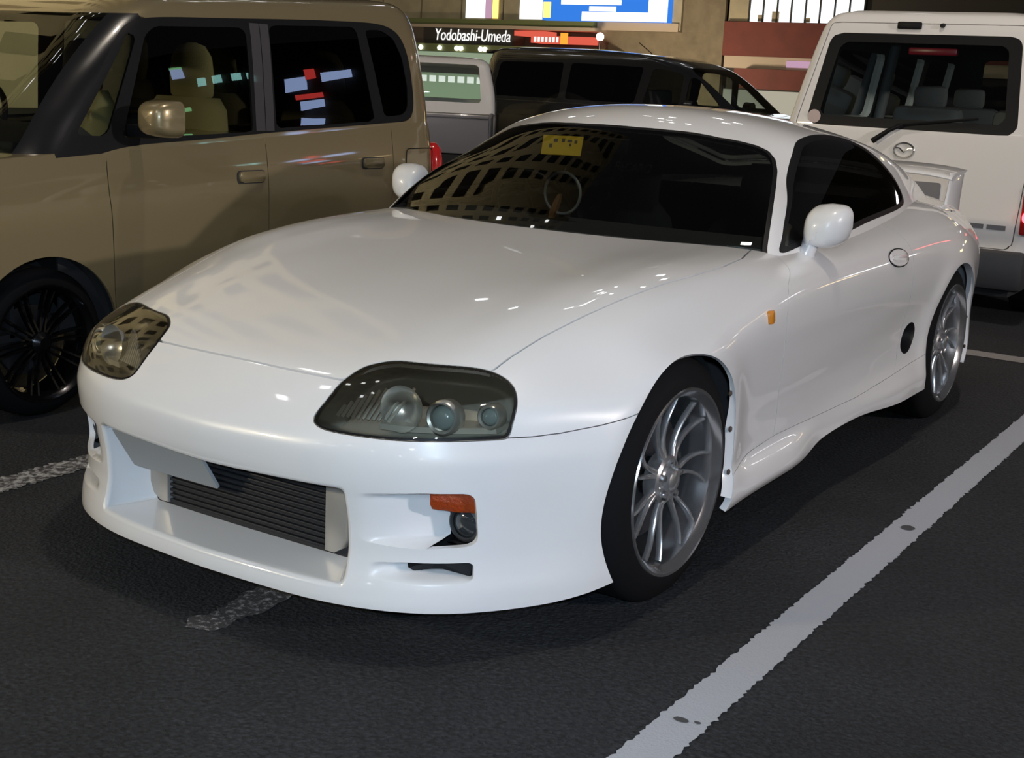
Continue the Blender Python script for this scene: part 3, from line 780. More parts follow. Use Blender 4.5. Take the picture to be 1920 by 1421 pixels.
# ---- headlights ----
HIN, HINF = compact(HIN, HINF); gh_ = g_head(HIN)
def head(s):
    m = np.array([s, 1, 1.]); w = HIN[:, :3]+np.array([-.03, .085, -.045])*sstep(0, .030, -gh_)[:, None]
    fl = HINF if s > 0 else HINF[:, ::-1]
    hd = mesh('headlight', w*m, fl, 'lampdark', coupe)
    V, F = (LENS, LF) if s > 0 else mirrored(LENS, LF); sheet('lens', *compact(V, F), 'lens', hd, off=.001)
    V, F = (GK, GKF) if s > 0 else mirrored(GK, GKF); sheet('gasket', *compact(V, F), 'black', hd, off=-.001)
    ax = Vector((.16*s, -.94, .10)).normalized(); q = Vector((0, 0, 1)).rotation_difference(ax).to_matrix().to_4x4()
    def lt(name, prof, c, mm, n=36):
        o = lathe(name, prof, mm, hd, n, 'Z'); o.matrix_local = Matrix.Translation((c[0]*s, c[1], c[2])) @ q; return o
    ball = lambda r, h: [(h*math.cos(t*math.pi/16), r*math.sin(t*math.pi/16)) for t in range(9)]
    c1 = (.575, -.622, .563); c2 = (.655, -.552, .566)
    lt('bezel', [(-.03, .041), (.006, .041), (.012, .036), (.008, .030), (-.02, .028)], c1, 'lampchrome'); lt('projector_lens', [(-.01, .029)]+[(z-.004, r) for z, r in ball(.029, .02)][::-1], c1, 'proj')
    lt('bezel', [(-.03, .030), (.004, .030), (.009, .026), (.005, .021), (-.02, .019)], c2, 'lampchrome'); lt('projector_lens', [(-.01, .020)]+[(z-.004, r) for z, r in ball(.020, .015)][::-1], c2, 'proj')
    # bowl reflector and ribbed inner corner
    lt('reflector_bowl', [(.006, .054), (-.004, .050), (-.020, .038), (-.032, .020), (-.036, .006), (-.034, 0)], (.487, -.660, .575), 'lampchrome', 40)
    for k in range(11):
        t = k/10; a = Vector((.335+.012*k, -.708+.004*k, .540)); b_ = Vector((.345+.013*k, -.69+.009*k, .565+.045*math.sin(min(1, t*1.3)*1.5)))
        tube('rib', [(a.x*s, a.y, a.z), (b_.x*s, b_.y, b_.z)], .0042, 'ribs', hd, 6)
    rings = []
    for k in range(8):
        t = k/7; c = Vector((.44+.23*t, -.66+.135*t**1.6, .535+.004*t)); rings.append([(c.x*s, c.y+.05, c.z-.006), (c.x*s, c.y-.02, c.z-.012), (c.x*s, c.y-.022, c.z+.002), (c.x*s, c.y+.05, c.z+.006)])
    loft('lower_shelf', rings, 'ribs', hd)
    return hd
sides(head)
# ---- turn signals, fog lamps, markers ----
def lamps(s):
    # amber unit fills the top of the upper vent
    rings = []
    for k in range(9):
        x = .578+.088*k/8; p, _ = surf_at(0, .37, x); y = p.y+.030
        lo = .344+.006*(1-k/8)*2; r = []
        for (dz, dy) in ((.404, .002), (.404, .03), (lo, .03), (lo, .004), (lo+.012, -.004), (.392, -.006)): r.append((x*s, y+dy, dz))
        rings.append(r)
    loft('turn_signal', rings, 'amber', coupe, angle=50)
    p, _ = surf_at(0, .30, .62)
    fo = lathe('fog_light', [(.03, 0), (.03, .045), (-.012, .043), (-.016, .037), (-.010, .034)], 'dkgrey', coupe, 32, 'Y', (.622*s, p.y+.07, .312))
    lathe('fog_lens', [(-.006, .0345), (-.013, .024), (-.017, .012), (-.018, 0)], 'fog', fo, 28, 'Y', (.622*s, p.y+.07, .312))
    e_, _ = surf_at(0, .335, .664)
    box('vent_backing', (.628*s, e_.y+.085, .335), (.14, .01, .18), 'black', coupe)
    box('vent_floor', (.618*s, e_.y+.050, .262), (.08, .06, .006), 'black', coupe)
    v = [(x*s, surf_at(0, z, x)[0].y+.018, z) for x, z in ((.535, .229), (.59, .2315), (.655, .2305), (.655, .197), (.605, .2135), (.585, .2135), (.55, .207), (.537, .212))]
    w = [(x, y+.02, z) for x, y, z in v]; mesh('lower_vent', v+w, [list(range(8))]+[(i, (i+1) % 8, 8+(i+1) % 8, 8+i) for i in range(8)], 'black', coupe, smooth=False)
    p, n = surf_at(.52, .695)
    rot = Vector((0, 0, 1)).rotation_difference(n).to_matrix()
    sm = prism('side_marker', round_poly([(-.019, -.017), (.019, -.017), (.019, .017), (-.019, .017)], .007), -.004, .008, 'orange', coupe, 'XY', .003)
    sm.matrix_local = Matrix.Translation((p.x*s, p.y, p.z)) @ (Matrix.Diagonal((s, 1, 1)).to_3x3() @ Matrix((Vector((0, 0, 1)), Vector((0, 1, 0)), n)).transposed()).to_4x4()
    p, n = surf_at(1.705, .760); n = n.normalized(); e1 = Vector((0, 1, -.06)); e1 = (e1-n*e1.dot(n)).normalized(); e2 = n.cross(e1)
    B = Matrix((e1, e2, n)).transposed().to_4x4(); B.translation = p; X = Matrix.Diagonal((s, 1, 1, 1)) @ B
    el = lambda a, b_: [(a*math.cos(t*math.pi/18), b_*math.sin(t*math.pi/18)) for t in range(36)]
    h = prism('door_handle', el(.098, .030), -.004, .0035, 'white', coupe, 'XY', .002); h.matrix_local = X
    rg = [(-.0, .0)]
    tb = tube('handle_gap', [(.101*math.cos(t*math.pi/20), .033*math.sin(t*math.pi/20), .001) for t in range(41)], .0022, 'black', h, 6)
    lp = prism('pull', el(.075, .012), .002, .007, 'white', h, 'XY', .003)
sides(lamps)
# ---- intercooler and plate ----
ic = box('intercooler', (0, -.628, .285), (.56, .05, .21), 'inner', coupe)
for k in range(15): box('fin', (0, -.657, .190+.0145*k), (.545, .012, .0075), 'ic', ic, .002)
for s in (1, -1):
    pr_ = [(s*.272, .185), (s*.272, .395), (s*.33, .395), (s*.338, .36), (s*.338, .23), (s*.325, .20), (s*.30, .185)]
    prism('end_tank', pr_, -.672, -.60, 'tank', ic, 'XZ', .004)
c = [(-.362, -.772, .392), (-.052, -.772, .392), (-.052, -.700, .279), (-.362, -.700, .279)]
A = np.array(c); e1 = (A[1]-A[0]); e2 = (A[3]-A[0]); pl = []
for u, v in round_poly([(0, 0), (1, 0), (1, 1), (0, 1)], .04, 4): pl.append(A[0]+e1*u+e2*v)
nn = np.cross(e1, e2); nn /= np.linalg.norm(nn); n_ = len(pl)
mesh('number_plate', [tuple(q+nn*.004) for q in pl]+[tuple(q-nn*.004) for q in pl], [list(range(n_)), list(range(2*n_-1, n_-1, -1))]+[(i, i+n_, (i+1) % n_+n_, (i+1) % n_) for i in range(n_)], 'plate', coupe, smooth=False)
tube('plate_bracket', [(-.2, -.74, .35), (-.2, -.66, .36)], .012, 'black', coupe, 8)
# ---- cabin ----
dlo = smooth_closed([(.862,.838),(.90,.868),(.95,.905),(1.0,.938),(1.05,.969),(1.10,.999),(1.156,1.031),(1.23,1.071),(1.30,1.108),(1.38,1.146),(1.48,1.166),(1.66,1.174),(1.85,1.164),(2.0,1.140),(2.13,1.096),(2.25,1.034),(2.31,.972),(2.305,.925),(2.24,.902),(2.0,.887),(1.67,.872),(1.47,.858),(1.2,.850),(1.0,.842)], 200)
dlo = np.concatenate([[(.860, .836)], dlo[1:]])
wsp = np.array([(-.1,.45),(.80,.45),(.80,.80),(.738,.818),(.729,.831),(.687,.952),(.637,1.089),(.601,1.179),(.571,1.228),(.536,1.251),(.493,1.247),(.436,1.221),(.38,1.193),(.202,1.144),(.1,1.128),(-.1,1.125)])
rwp = round_poly([(-.3, 2.18), (.40, 2.22), (.47, 2.5), (.40, 3.02), (-.3, 3.05)], .08)
g_dlo = lambda V: np.where((V[:, 0] < .40) | (V[:, 3] < .35), 1., poly_sd(dlo, V[:, 1:3]))
g_ws = lambda V: poly_sd(wsp, V[:, :2]); g_rw = lambda V: poly_sd(rwp, V[:, :2])
a, f = clip(G6, GF, g_ws(G6)+.014); panel('windshield', *compact(a, f), 'wind', coupe, .005, True)
a, f = clip(G6, GF, g_ws(G6)); a, f = clip(a, f, -g_ws(a)-.0145); panel('windshield_seal', *compact(a, f), 'black', coupe, .012, True)
R6, RF = clip(G6, GF, -g_ws(G6)+.0005)
a, f = clip(R6, RF, g_rw(R6)+.002); panel('rear_window', *compact(a, f), 'tint', coupe, .005, True); R6, RF = clip(R6, RF, -g_rw(R6))
a, f = clip(R6, RF, g_dlo(R6)+.016); put('side_window', a, f, 'tint', .005)
a, f = clip(R6, RF, g_dlo(R6)); a, f = clip(a, f, -g_dlo(a)-.0165); put('window_seal', a, f, 'black', .012)
R6, RF = clip(R6, RF, -g_dlo(R6)+.0005)
full('roof', R6, RF, 'white', .025, 'cloth')
# inside: tub, dash, seats, steering wheel, mirror
tb = bmesh.new()
for c_, s_ in (((0, 1.75, .22), (1.5, 2.2, .02)), ((.755, 1.75, .50), (.02, 2.2, .56)), ((-.755, 1.75, .50), (.02, 2.2, .56)), ((0, .70, .50), (1.5, .02, .58)), ((0, 2.85, .55), (1.5, .02, .6))): bm_box(tb, c_, s_)
from_bm('cabin_tub', tb, 'inner', coupe)
rings = []
for k in range(13):
    x = -.70+1.4*k/12; b_ = .18*(abs(x)/.73)**2; rings.append([(x, .76+b_, .70), (x, .74+b_, .795), (x, .90+b_, .835), (x, 1.08+b_*.4, .845), (x, 1.17+b_*.2, .80), (x, 1.18, .62)])
loft('dashboard', rings, 'cloth', coupe)
def seat(x):
    st = loft('seat', [[(x+dx*w, y, z) for dx, w in ((-1, .25), (1, .25))]+[(x+dx*w, y+.10, z+.03) for dx, w in ((1, .25), (-1, .25))] for y, z in ((1.22, .36), (1.5, .33), (1.66, .36))], 'cloth', coupe)
    rings = []
    for z, w, y in ((.34, .24, 1.66), (.5, .26, 1.70), (.68, .25, 1.76), (.80, .20, 1.80), (.86, .12, 1.83), (.98, .115, 1.86), (1.04, .08, 1.87)):
        rings.append([(x+w*math.cos(t*math.pi/8)*(1 if abs(math.cos(t*math.pi/8)) < .9 else .97), y+.055*math.sin(t*math.pi/8), z) for t in range(16)])
    loft('backrest', rings, 'cloth', st, angle=60); return st
s1 = seat(-.27); s2 = seat(.30)
MT['seattext'] = mat('pale_lettering', (.95, .96, .95), .6)
mt = Matrix.Translation((-.240, 1.755, .990)) @ Matrix.Rotation(math.radians(86), 4, 'X')
text('seat_lettering', 'RECARO', .05, 'seattext', s1, mt, .002, .2, .165)
sw = Matrix.Translation((-.36, 1.22, .83)) @ Matrix.Rotation(math.radians(-62), 4, 'X')
st = tube('steering_wheel', [tuple(sw @ Vector((.175*math.cos(t*math.pi/16), .175*math.sin(t*math.pi/16), 0))) for t in range(33)], .014, 'black', coupe, 8)
for a in (0, 120, 240): tube('spoke', [tuple(sw @ Vector((0, 0, -.02))), tuple(sw @ Vector((.17*math.cos(math.radians(a+30)), .17*math.sin(math.radians(a+30)), 0)))], .01, 'black', st, 6)
box('rear_view_mirror', (-.02, 1.10, 1.105), (.22, .03, .055), 'black', coupe, .012)
box('floor_pan', (0, 1.3, .185), (1.1, 3.9, .03), 'inner', coupe)
# ---- door mirrors ----
def mirror(s):
    rings = []
    c = Vector((.822, 1.075, .912))
    for k in range(13):
        t = k/12; a = t*math.pi/2*.98; y = c.y-.085*math.cos(a); w = .070*math.sin(a)**.75+.001; h = .068*math.sin(a)**.75+.001
        ring = []
        for j in range(28):
            p = j*2*math.pi/28; cx, cz = math.cos(p), math.sin(p); e = .50
            ring.append((s*(c.x+.010*t+w*(1-.30*max(0, -cz))*math.copysign(abs(cx)**e, cx)-.012*max(0, -cz)), y, c.z+h*math.copysign(abs(cz)**e, cz)-(.018*(1-t))-(.020*max(0, -cx))))
        rings.append(ring)
    last = rings[-1]; m_ = np.mean(np.array(last), 0)
    rings.append([tuple(np.array(q)+[0, .020, 0]) for q in last]); rings.append([tuple(m_+(np.array(q)-m_)*.93+[0, .024, 0]) for q in last]); rings.append([tuple(m_+(np.array(q)-m_)*.9+[0, .012, 0]) for q in last])
    o = loft('door_mirror', rings, 'white', coupe, angle=50)
    mesh('mirror_glass', [tuple(m_+(np.array(q)-m_)*.9+[0, .0125, 0]) for q in last], [list(range(28))], 'mirror', o, smooth=False)
    st_ = [((.785, 1.02), .028, .036, .790), ((.786, 1.025), .026, .032, .825), ((.792, 1.035), .028, .032, .852), ((.803, 1.05), .040, .036, .880)]
    loft('mirror_stalk', [[(s*(cx+a*math.cos(t*math.pi/8)), cy+b_*math.sin(t*math.pi/8), z) for t in range(16)] for (cx, cy), a, b_, z in st_], 'white', o, angle=60)
sides(mirror)
# ---- rear wing ----
def foil(x, y, z, ch, th, up_=0.):
    pts = []
    for t in range(20):
        a = t*2*math.pi/20; pts.append((x, y+ch*.5*(1-math.cos(a)), z+th*math.sin(a)*(1-.5*(1-math.cos(a))*.7)+up_*.5*(1-math.cos(a))))
    return pts
rings = []
for k in range(25):
    x = -.645+1.29*k/24; e = abs(x)/.645; rings.append(foil(x, 3.14+.05*e, .985-.022*e**6, .27, .020, .035))
wing = loft('rear_wing', rings, 'white', coupe, angle=60)
for s in (1, -1):
    rings = []
    for z, x, y, ch in ((.78, .640, 3.12, .30), (.86, .634, 3.16, .27), (.93, .636, 3.18, .25), (.975, .634, 3.20, .25), (.992, .628, 3.21, .23)):
        rings.append([(s*(x+.012*math.sin(t*math.pi/8)), y+ch*.5*(1-math.cos(t*math.pi/8)), z) for t in range(16)])
    loft('wing_leg', rings, 'white', wing, angle=60)
# deck between cabin and rear bumper
rings = []
for k in range(21):
    x = -.60+1.2*k/20; rings.append([(x, 2.6, top_z(x, 2.6)-.03), (x, 3.0, top_z(x, 3.0)-.012), (x, 3.2, top_z(x, 3.2)-.004), (x, 3.2, .6)])
loft('tailgate', [[q for q in r] for r in rings], 'white', coupe, closed=False, caps=False, angle=40)
# ---------------- beige box-shaped hatchback beside the coupe ----------------
BX0 = -2.475        # its centre line; left flank faces the coupe
bc = thing('box_hatchback', 'beige metallic boxy hatchback with black alloy wheels beside the white coupe', 'car', (BX0, 0, 0))
def wedge(V):
    V = V.copy(); V[:, 2] += .058*(V[:, 1]-.4)*sstep(.45, .95, V[:, 2]); return V
lowL = [(.22, -.66, 2.44, .70, .25, .16), (.30, -.74, 2.50, .735, .25, .18), (.5, -.76, 2.53, .745, .28, .18), (.70, -.75, 2.53, .748, .28, .18), (.82, -.70, 2.525, .742, .28, .18), (.92, -.60, 2.52, .728, .28, .18), (.985, -.42, 2.51, .715, .30, .18)]
upL = [(.94, -.12, 2.505, .722, .24, .17), (.99, -.05, 2.505, .716, .24, .17), (1.15, .11, 2.485, .702, .22, .17), (1.3, .27, 2.455, .688, .20, .17), (1.42, .41, 2.42, .672, .20, .17), (1.49, .50, 2.385, .650, .20, .17), (1.535, .60, 2.335, .60, .2, .18), (1.552, .72, 2.26, .53, .2, .2)]
bl, blf = ring_body(lowL, 60, 60, 14, 8, .03); bl = wedge(bl)
bu_, buf_ = ring_body(upL, 70, 60, 14, 10, .03); bu_ = wedge(bu_)
BW = (.085, .278)
g = .325-np.hypot(bl[:, 1]-BW[0], bl[:, 2]-BW[1]); g = np.where(np.abs(bl[:, 0]) < .5, -1, g); bl, blf = clip(bl, blf, g)
g = .325-np.hypot(bl[:, 1]-2.13, bl[:, 2]-BW[1]); g = np.where(np.abs(bl[:, 0]) < .5, -1, g); bl, blf = clip(bl, blf, g)
yline = lambda V, zs, ys: V[:, 1]-pch(zs, ys, V[:, 2])
def cutp(V, F, g): return split(V, F, g, .002)
a_, rest_ = cutp(bl, blf, yline(bl, [.2, .4, .75, .85, .9, 1.0, 1.1], [.45, .40, .385, .378, .38, .39, .41]))
panel('front_body', *compact(*a_), 'beige', bc, .012)
door1, rest_ = cutp(*rest_, rest_[0][:, 1]-1.235)
door2, rear_ = cutp(*rest_, yline(rest_[0], [.2, .5, .62, .8, 1.1], [1.75, 1.80, 2.05, 2.10, 2.10]))
def lr(name, piece, m):
    V, F = piece; V, F = tri_centroid_keep(V, F, lambda c: np.abs(c[:, 0]) > .5)
    for s in (1, -1): panel(name, *compact(*tri_centroid_keep(V, F, lambda c: c[:, 0]*s > 0)), m, bc, .012, inner='inner')
lr('front_door', door1, 'beige'); lr('rear_door', door2, 'beige'); panel('rear_body', *compact(*rear_), 'beige', bc, .012)
# greenhouse: dark band with panes, roof and rear corner in body colour
band = smooth_closed([(.15,.93),(.20,1.02),(.34,1.20),(.48,1.38),(.56,1.452),(.66,1.478),(1.0,1.498),(1.5,1.522),(1.9,1.536),(2.08,1.532),(2.19,1.495),(2.255,1.40),(2.285,1.25),(2.285,1.14),(2.25,1.095),(2.15,1.080),(1.7,1.058),(1.2,1.032),(.8,1.008),(.5,.990),(.3,.95)], 180)
frontp = round_poly([(-.62, .90), (-.60, 1.05), (-.55, 1.43), (.55, 1.43), (.60, 1.05), (.62, .90)], .06)
g_band = lambda V: np.where(np.abs(V[:, 0]) < .45, 1., poly_sd(band, V[:, 1:3]))
rz0 = lambda V: V[:, 2]-(1.49+.058*(V[:, 1]-.4))
g_front = lambda V: np.maximum.reduce([V[:, 1]-(.70), rz0(V)+.045, (V[:, 1]-(.30+1.0*(V[:, 2]-1.15)))])
g_ap = lambda V: np.maximum.reduce([V[:, 1]-.62, rz0(V)+.012, V[:, 1]-(.42+1.0*(V[:, 2]-1.15))])
rv, rf_ = clip(bu_, buf_, -np.minimum.reduce([g_band(bu_), g_front(bu_), g_ap(bu_)]))
panel('roof', *compact(rv, rf_), 'beige', bc, .02, inner='cloth')
wv, wf = clip(bu_, buf_, np.minimum(g_front(bu_), g_ap(bu_))); wv, wf = clip(wv, wf, -g_band(wv))
gp = np.abs(wv[:, 0])-(.645-.13*(wv[:, 2]-1.0))
a_, b__ = split(wv, wf, gp, 0.); sheet('windscreen', *compact(*a_), 'midtint', bc); [sheet('pillar_trim', *compact(*tri_centroid_keep(*b__, lambda c: c[:, 0]*s > 0)), 'vanblack', bc) for s in (1, -1)]
bv, bf_ = clip(bu_, buf_, g_band(bu_))
panes = {'quarter_glass': [(.255,1.035),(.40,1.030),(.575,1.40),(.545,1.425),(.50,1.36)], 'front_door_glass': [(.47,1.020),(.62,1.412),(.68,1.448),(1.135,1.468),(1.165,1.45),(1.175,1.050),(1.15,1.040)],
         'rear_door_glass': [(1.315,1.055),(1.305,1.478),(1.34,1.488),(1.86,1.512),(1.885,1.49),(1.985,1.10),(1.965,1.085)], 'rear_quarter_glass': [(1.945,1.503),(2.06,1.508),(2.15,1.475),(2.21,1.39),(2.245,1.25),(2.243,1.155),(2.215,1.118),(2.06,1.105)]}
for nm, pp in panes.items():
    P_ = round_poly(pp, .02, 4); gp = poly_sd(P_, bv[:, 1:3])
    (pv, pf), (bv, bf_) = clip(bv, bf_, gp), clip(bv, bf_, -gp)
    for s in (1, -1): sheet(nm, *compact(*tri_centroid_keep(pv, pf, lambda c: c[:, 0]*s > 0)), 'clear' if 'front' in nm or nm == 'quarter_glass' else 'tint', bc, off=-.004)
for s in (1, -1): panel('window_frame', *compact(*tri_centroid_keep(bv, bf_, lambda c: c[:, 0]*s > 0)), 'black', bc, .012)
# pillar covers in dull grey
MT['pillar'] = mat('pillar_film', (.05, .046, .05), .5, 0, .3)
for y0, y1 in ((1.19, 1.245), (1.25, 1.30)):
    prism('door_pillar', [(.700, y0), (.704, y0), (.704, y1), (.700, y1)], 1.05, 1.06, 'pillar', bc, 'XY') if False else loft('door_pillar', [[(x+.004, y0, z), (x+.004, y1, z), (x-.01, y1, z), (x-.01, y0, z)] for x, z in ((.712, 1.045), (.702, 1.18), (.690, 1.32), (.677, 1.43), (.666, 1.49))], 'pillar', bc)
# handles
def zsurf(V, y, z, s=1):
    k = np.argmin((V[:, 1]-y)**2+(V[:, 2]-z)**2+np.where(V[:, 0]*s < .5, 9, 0)); return V[k, 0]
for hy, hz in ((1.13, .855), (1.945, .892)):
    x = zsurf(bl, hy, hz); o = prism('door_handle', round_poly([(hy-.082, hz-.028), (hy+.082, hz-.028), (hy+.082, hz+.028), (hy-.082, hz+.028)], .022), x-.004, x+.004, 'dkgrey', bc, 'YZ')
    prism('grip', round_poly([(hy-.076, hz-.022), (hy+.076, hz-.022), (hy+.076, hz+.024), (hy-.076, hz+.024)], .02), x-.004, x+.016, 'beige', o, 'YZ', .005)
x = zsurf(bl, 2.30, .90); fl_ = round_poly([(2.20, .82), (2.41, .82), (2.41, .955), (2.20, .955)], .025)
tube('fuel_flap_gap', [(x+.003, y, z) for y, z in list(fl_)+[fl_[0]]], .0025, 'black', bc, 5)
# door mirror, tail lamp
def bmirror(s):
    rings = []
    for k in range(10):
        t = k/9; a = t*math.pi/2*.97; w = .080*math.sin(a)**.6; h = .070*math.sin(a)**.6
        rings.append([(s*(.885+w*math.copysign(abs(math.cos(p))**.5, math.cos(p))), .53-.10*math.cos(a), 1.105+h*math.copysign(abs(math.sin(p))**.5, math.sin(p))) for p in [j*2*math.pi/24 for j in range(24)]])
    rings.append([(x_, y_+.03, z_) for x_, y_, z_ in rings[-1]])
    o = loft('door_mirror', rings, 'beige', bc, angle=50); box('mirror_foot', (s*.755, .53, 1.05), (.14, .06, .05), 'black', o, .012)
bmirror(1); bmirror(-1)
for s in (1, -1):
    rings = []
    for z, r in ((.80, .03), (.83, .05), (.90, .058), (.97, .055), (1.03, .045), (1.06, .02)):
        rings.append([(s*(.665+r*1.05*math.cos(t*math.pi/8)), 2.515+r*1.0*math.sin(t*math.pi/8), z-.085) for t in range(16)])
    loft('tail_lamp', rings, 'red', bc, angle=60)
# seats, dash, steering wheel, floor
def bseat(x, y, m='tan'):
    o = loft('seat', [[(x-.24, y-.28, z), (x+.24, y-.28, z), (x+.24, y+.20, z-.04), (x-.24, y+.20, z-.04)] for z in (.50, .62, .66)], m, bc)
    loft('backrest', [[(x+.245*w*math.copysign(abs(math.cos(t*math.pi/8))**.6, math.cos(t*math.pi/8)), y+.22+.10*(z-.6)+.075*math.sin(t*math.pi/8), z) for t in range(16)] for z, w in ((.6, .95), (.8, 1), (1.0, 1), (1.12, .9), (1.17, .7))], m, o, angle=60)
    loft('headrest', [[(x+.13*w*math.cos(t*math.pi/8), y+.30+.05*w*math.sin(t*math.pi/8), z) for t in range(16)] for z, w in ((1.14, .55), (1.18, .95), (1.26, 1.0), (1.34, .9), (1.385, .6), (1.40, .2))], m, o, angle=60)
for x in (-.36, .36): bseat(x, .86); bseat(x, 1.72)
loft('dashboard', [[(x, .02, .80), (x, .10, 1.0), (x, .34, 1.06), (x, .46, .98), (x, .46, .7)] for x in (-.64, 0, .64)], 'dkgrey', bc)
tube('steering_wheel', [(-.36+.17*math.cos(t*math.pi/12), .60+.06*math.sin(t*math.pi/12), 1.02+.16*math.sin(t*math.pi/12)) for t in range(25)], .013, 'black', bc, 8)
fb_ = bmesh.new()
for c_, s_ in (((0, 1.0, .30), (1.3, 2.9, .03)), ((0, 0.0, .6), (1.3, .02, .6)), ((0, 2.40, .65), (1.3, .02, .7)), ((.655, 1.3, .62), (.01, 2.2, .66)), ((-.655, 1.3, .62), (.01, 2.2, .66))): bm_box(fb_, c_, s_)
from_bm('cabin_tub', fb_, 'inner', bc)
MT['blkalloy'] = mat('black_alloy', (.03, .03, .033), .22, .9, .6)
for y in (BW[0], 2.13):
    for s in (1, -1): make_wheel(bc, (s*.735, y, BW[1]), 0 if s > 0 else math.pi, 'blkalloy', 'blkalloy', .222, .278, .18, 'twin')
    for s in (1, -1): lathe('arch_liner', [(s*.70, .33), (s*.4, .33), (s*.4, .02)], 'inner', bc, 30, 'X', (0, y, BW[1]), arc=(0, math.pi))
# ---------------- white van behind ----------------
vn = thing('cargo_van', 'white van seen from behind with its big rear window and dark bumper', 'van', (-.185, 5.2, 0))
vl = [(.42, .02, 4.3, .78, .07, .3), (.6, 0, 4.35, .805, .06, .3), (.9, 0, 4.35, .81, .06, .3), (1.12, .005, 4.3, .785, .06, .3), (1.2, .02, 4.25, .77, .06, .3), (1.45, .085, 4.0, .725, .06, .3), (1.65, .14, 3.85, .685, .06, .3), (1.76, .175, 3.75, .655, .07, .3), (1.82, .22, 3.65, .61, .09, .3), (1.845, .30, 3.5, .53, .1, .3)]
vv, vf = ring_body(vl, 80, 60, 10, 10, .03)
isr = lambda V: V[:, 4] < -.55          # rear-facing skin
rwin = round_poly([(-.655, 1.125), (-.585, 1.70), (.585, 1.70), (.655, 1.125)], .075, 8)
gate = round_poly([(-.705, .455), (-.735, .90), (-.715, 1.14), (-.60, 1.765), (.60, 1.765), (.715, 1.14), (.735, .90), (.705, .455)], .03, 4)
g_rwin = lambda V: np.where(V[:, 1] > 1.0, 1., poly_sd(rwin, V[:, [0, 2]])); g_gate = lambda V: np.where(V[:, 1] > 1.0, 1., poly_sd(gate, V[:, [0, 2]]))
tg, bd = split(vv, vf, g_gate(vv), .003)
(gv, gf), tg = clip(*tg, g_rwin(tg[0])), clip(*tg, -g_rwin(tg[0]))
tgo = panel('tailgate', *compact(*tg), 'vanwhite', vn, .03, inner='dkgrey')
a_, b__ = split(gv, gf, poly_sd(round_poly([(-.575, 1.185), (-.515, 1.645), (.515, 1.645), (.575, 1.185)], .05, 6), gv[:, [0, 2]]), 0.)
sheet('rear_window', *compact(*a_), 'clear', vn); sheet('window_border', *compact(*b__), 'black', vn)
bdv, bdf = bd
for (y0, y1) in ((.55, 1.55), (1.65, 2.55), (2.65, 3.45)):
    P_ = round_poly([(y0, 1.17), (y0+.02, 1.62), (y1-.02, 1.62), (y1, 1.17)], .05); g_ = np.where(np.abs(bdv[:, 0]) < .5, 1., poly_sd(P_, bdv[:, 1:3]))
    (pv, pf), (bdv, bdf) = clip(bdv, bdf, g_), clip(bdv, bdf, -g_)
    for s in (1, -1): sheet('side_window', *compact(*tri_centroid_keep(pv, pf, lambda c: c[:, 0]*s > 0)), 'clear', vn)
P_ = round_poly([(-.62, 1.15), (-.52, 1.68), (.52, 1.68), (.62, 1.15)], .06); g_ = np.where(bdv[:, 1] < 3.0, 1., np.where(bdv[:, 4] < .5, 1., poly_sd(P_, bdv[:, [0, 2]])))
(pv, pf), (bdv, bdf) = clip(bdv, bdf, g_), clip(bdv, bdf, -g_); sheet('windscreen', *compact(pv, pf), 'clear', vn)
panel('body', *compact(bdv, bdf), 'vanwhite', vn, .03, inner='dkgrey')
vy = lambda z: np.interp(z, [r[0] for r in vl], [r[1] for r in vl])
box('rear_bumper', (0, .06, .33), (1.60, .20, .24), 'dkgrey', vn, .04)
box('under_body', (0, 2.2, .24), (1.4, 4.2, .16), 'inner', vn)
for s in (1, -1):
    for y in (.75, 3.3): lathe('tyre', [(s*.62, 0), (s*.62, .29), (s*.79, .29), (s*.79, .19), (s*.77, .17), (s*.77, 0)], 'rubber', vn, 40, 'X', (0, y, .29))
    tl = box('tail_lamp', (s*.772, .015, .70), (.075, .06, .30), 'red', vn, .02)
MT['lampglow'] = emis('lit_tail_lamp', (1, .03, .04), 14)
bm = bmesh.new(); bmesh.ops.create_uvsphere(bm, u_segments=16, v_segments=10, radius=.02, matrix=Matrix.Translation((.768, -.016, .66)) @ Matrix.Diagonal((1, .4, 1.6, 1))); from_bm('lit_bulb', bm, 'lampglow', tl, smooth=True)
# wiper, emblem, lock, handle, stop lamp, sticker
wp = tube('wiper', [(-.195, vy(1.05)-.03, 1.045), (-.10, vy(1.12)-.035, 1.115), (-.02, vy(1.16)-.03, 1.155)], [.018, .014, .010], 'black', vn, 8); tube('wiper_blade', [(-.06, vy(1.15)-.025, 1.15), (.42, vy(1.22)-.022, 1.215)], .009, 'black', wp, 6)
em = tube('emblem', [(.062*math.cos(t*math.pi/16), vy(1.0)-.006, 1.0+.045*math.sin(t*math.pi/16)) for t in range(33)], .0062, 'chrome', vn, 6)
tube('wing_mark', [(-.058, vy(1.0)-.006, 1.012), (-.03, vy(1.0)-.006, 1.014), (-.012, vy(1.0)-.006, .998), (0, vy(1.0)-.006, .988), (.012, vy(1.0)-.006, .998), (.03, vy(1.0)-.006, 1.014), (.058, vy(1.0)-.006, 1.012)], .005, 'chrome', em, 6)
lathe('key_lock', [(-.010, 0), (-.010, .014), (.0, .018)], 'grey', vn, 16, 'Y', (.33, vy(.79)-.002, .79))
box('gate_bump_stop', (-.10, vy(1.76)-.015, 1.752), (.15, .03, .045), 'black', vn, .01)
lathe('washer_nozzle', [(-.02, 0), (-.02, .012), (.01, .016)], 'black', vn, 12, 'Y', (.10, vy(1.75)-.005, 1.755))
MT['stopred'] = mat('stop_lamp_red', (.35, .01, .03), .3)
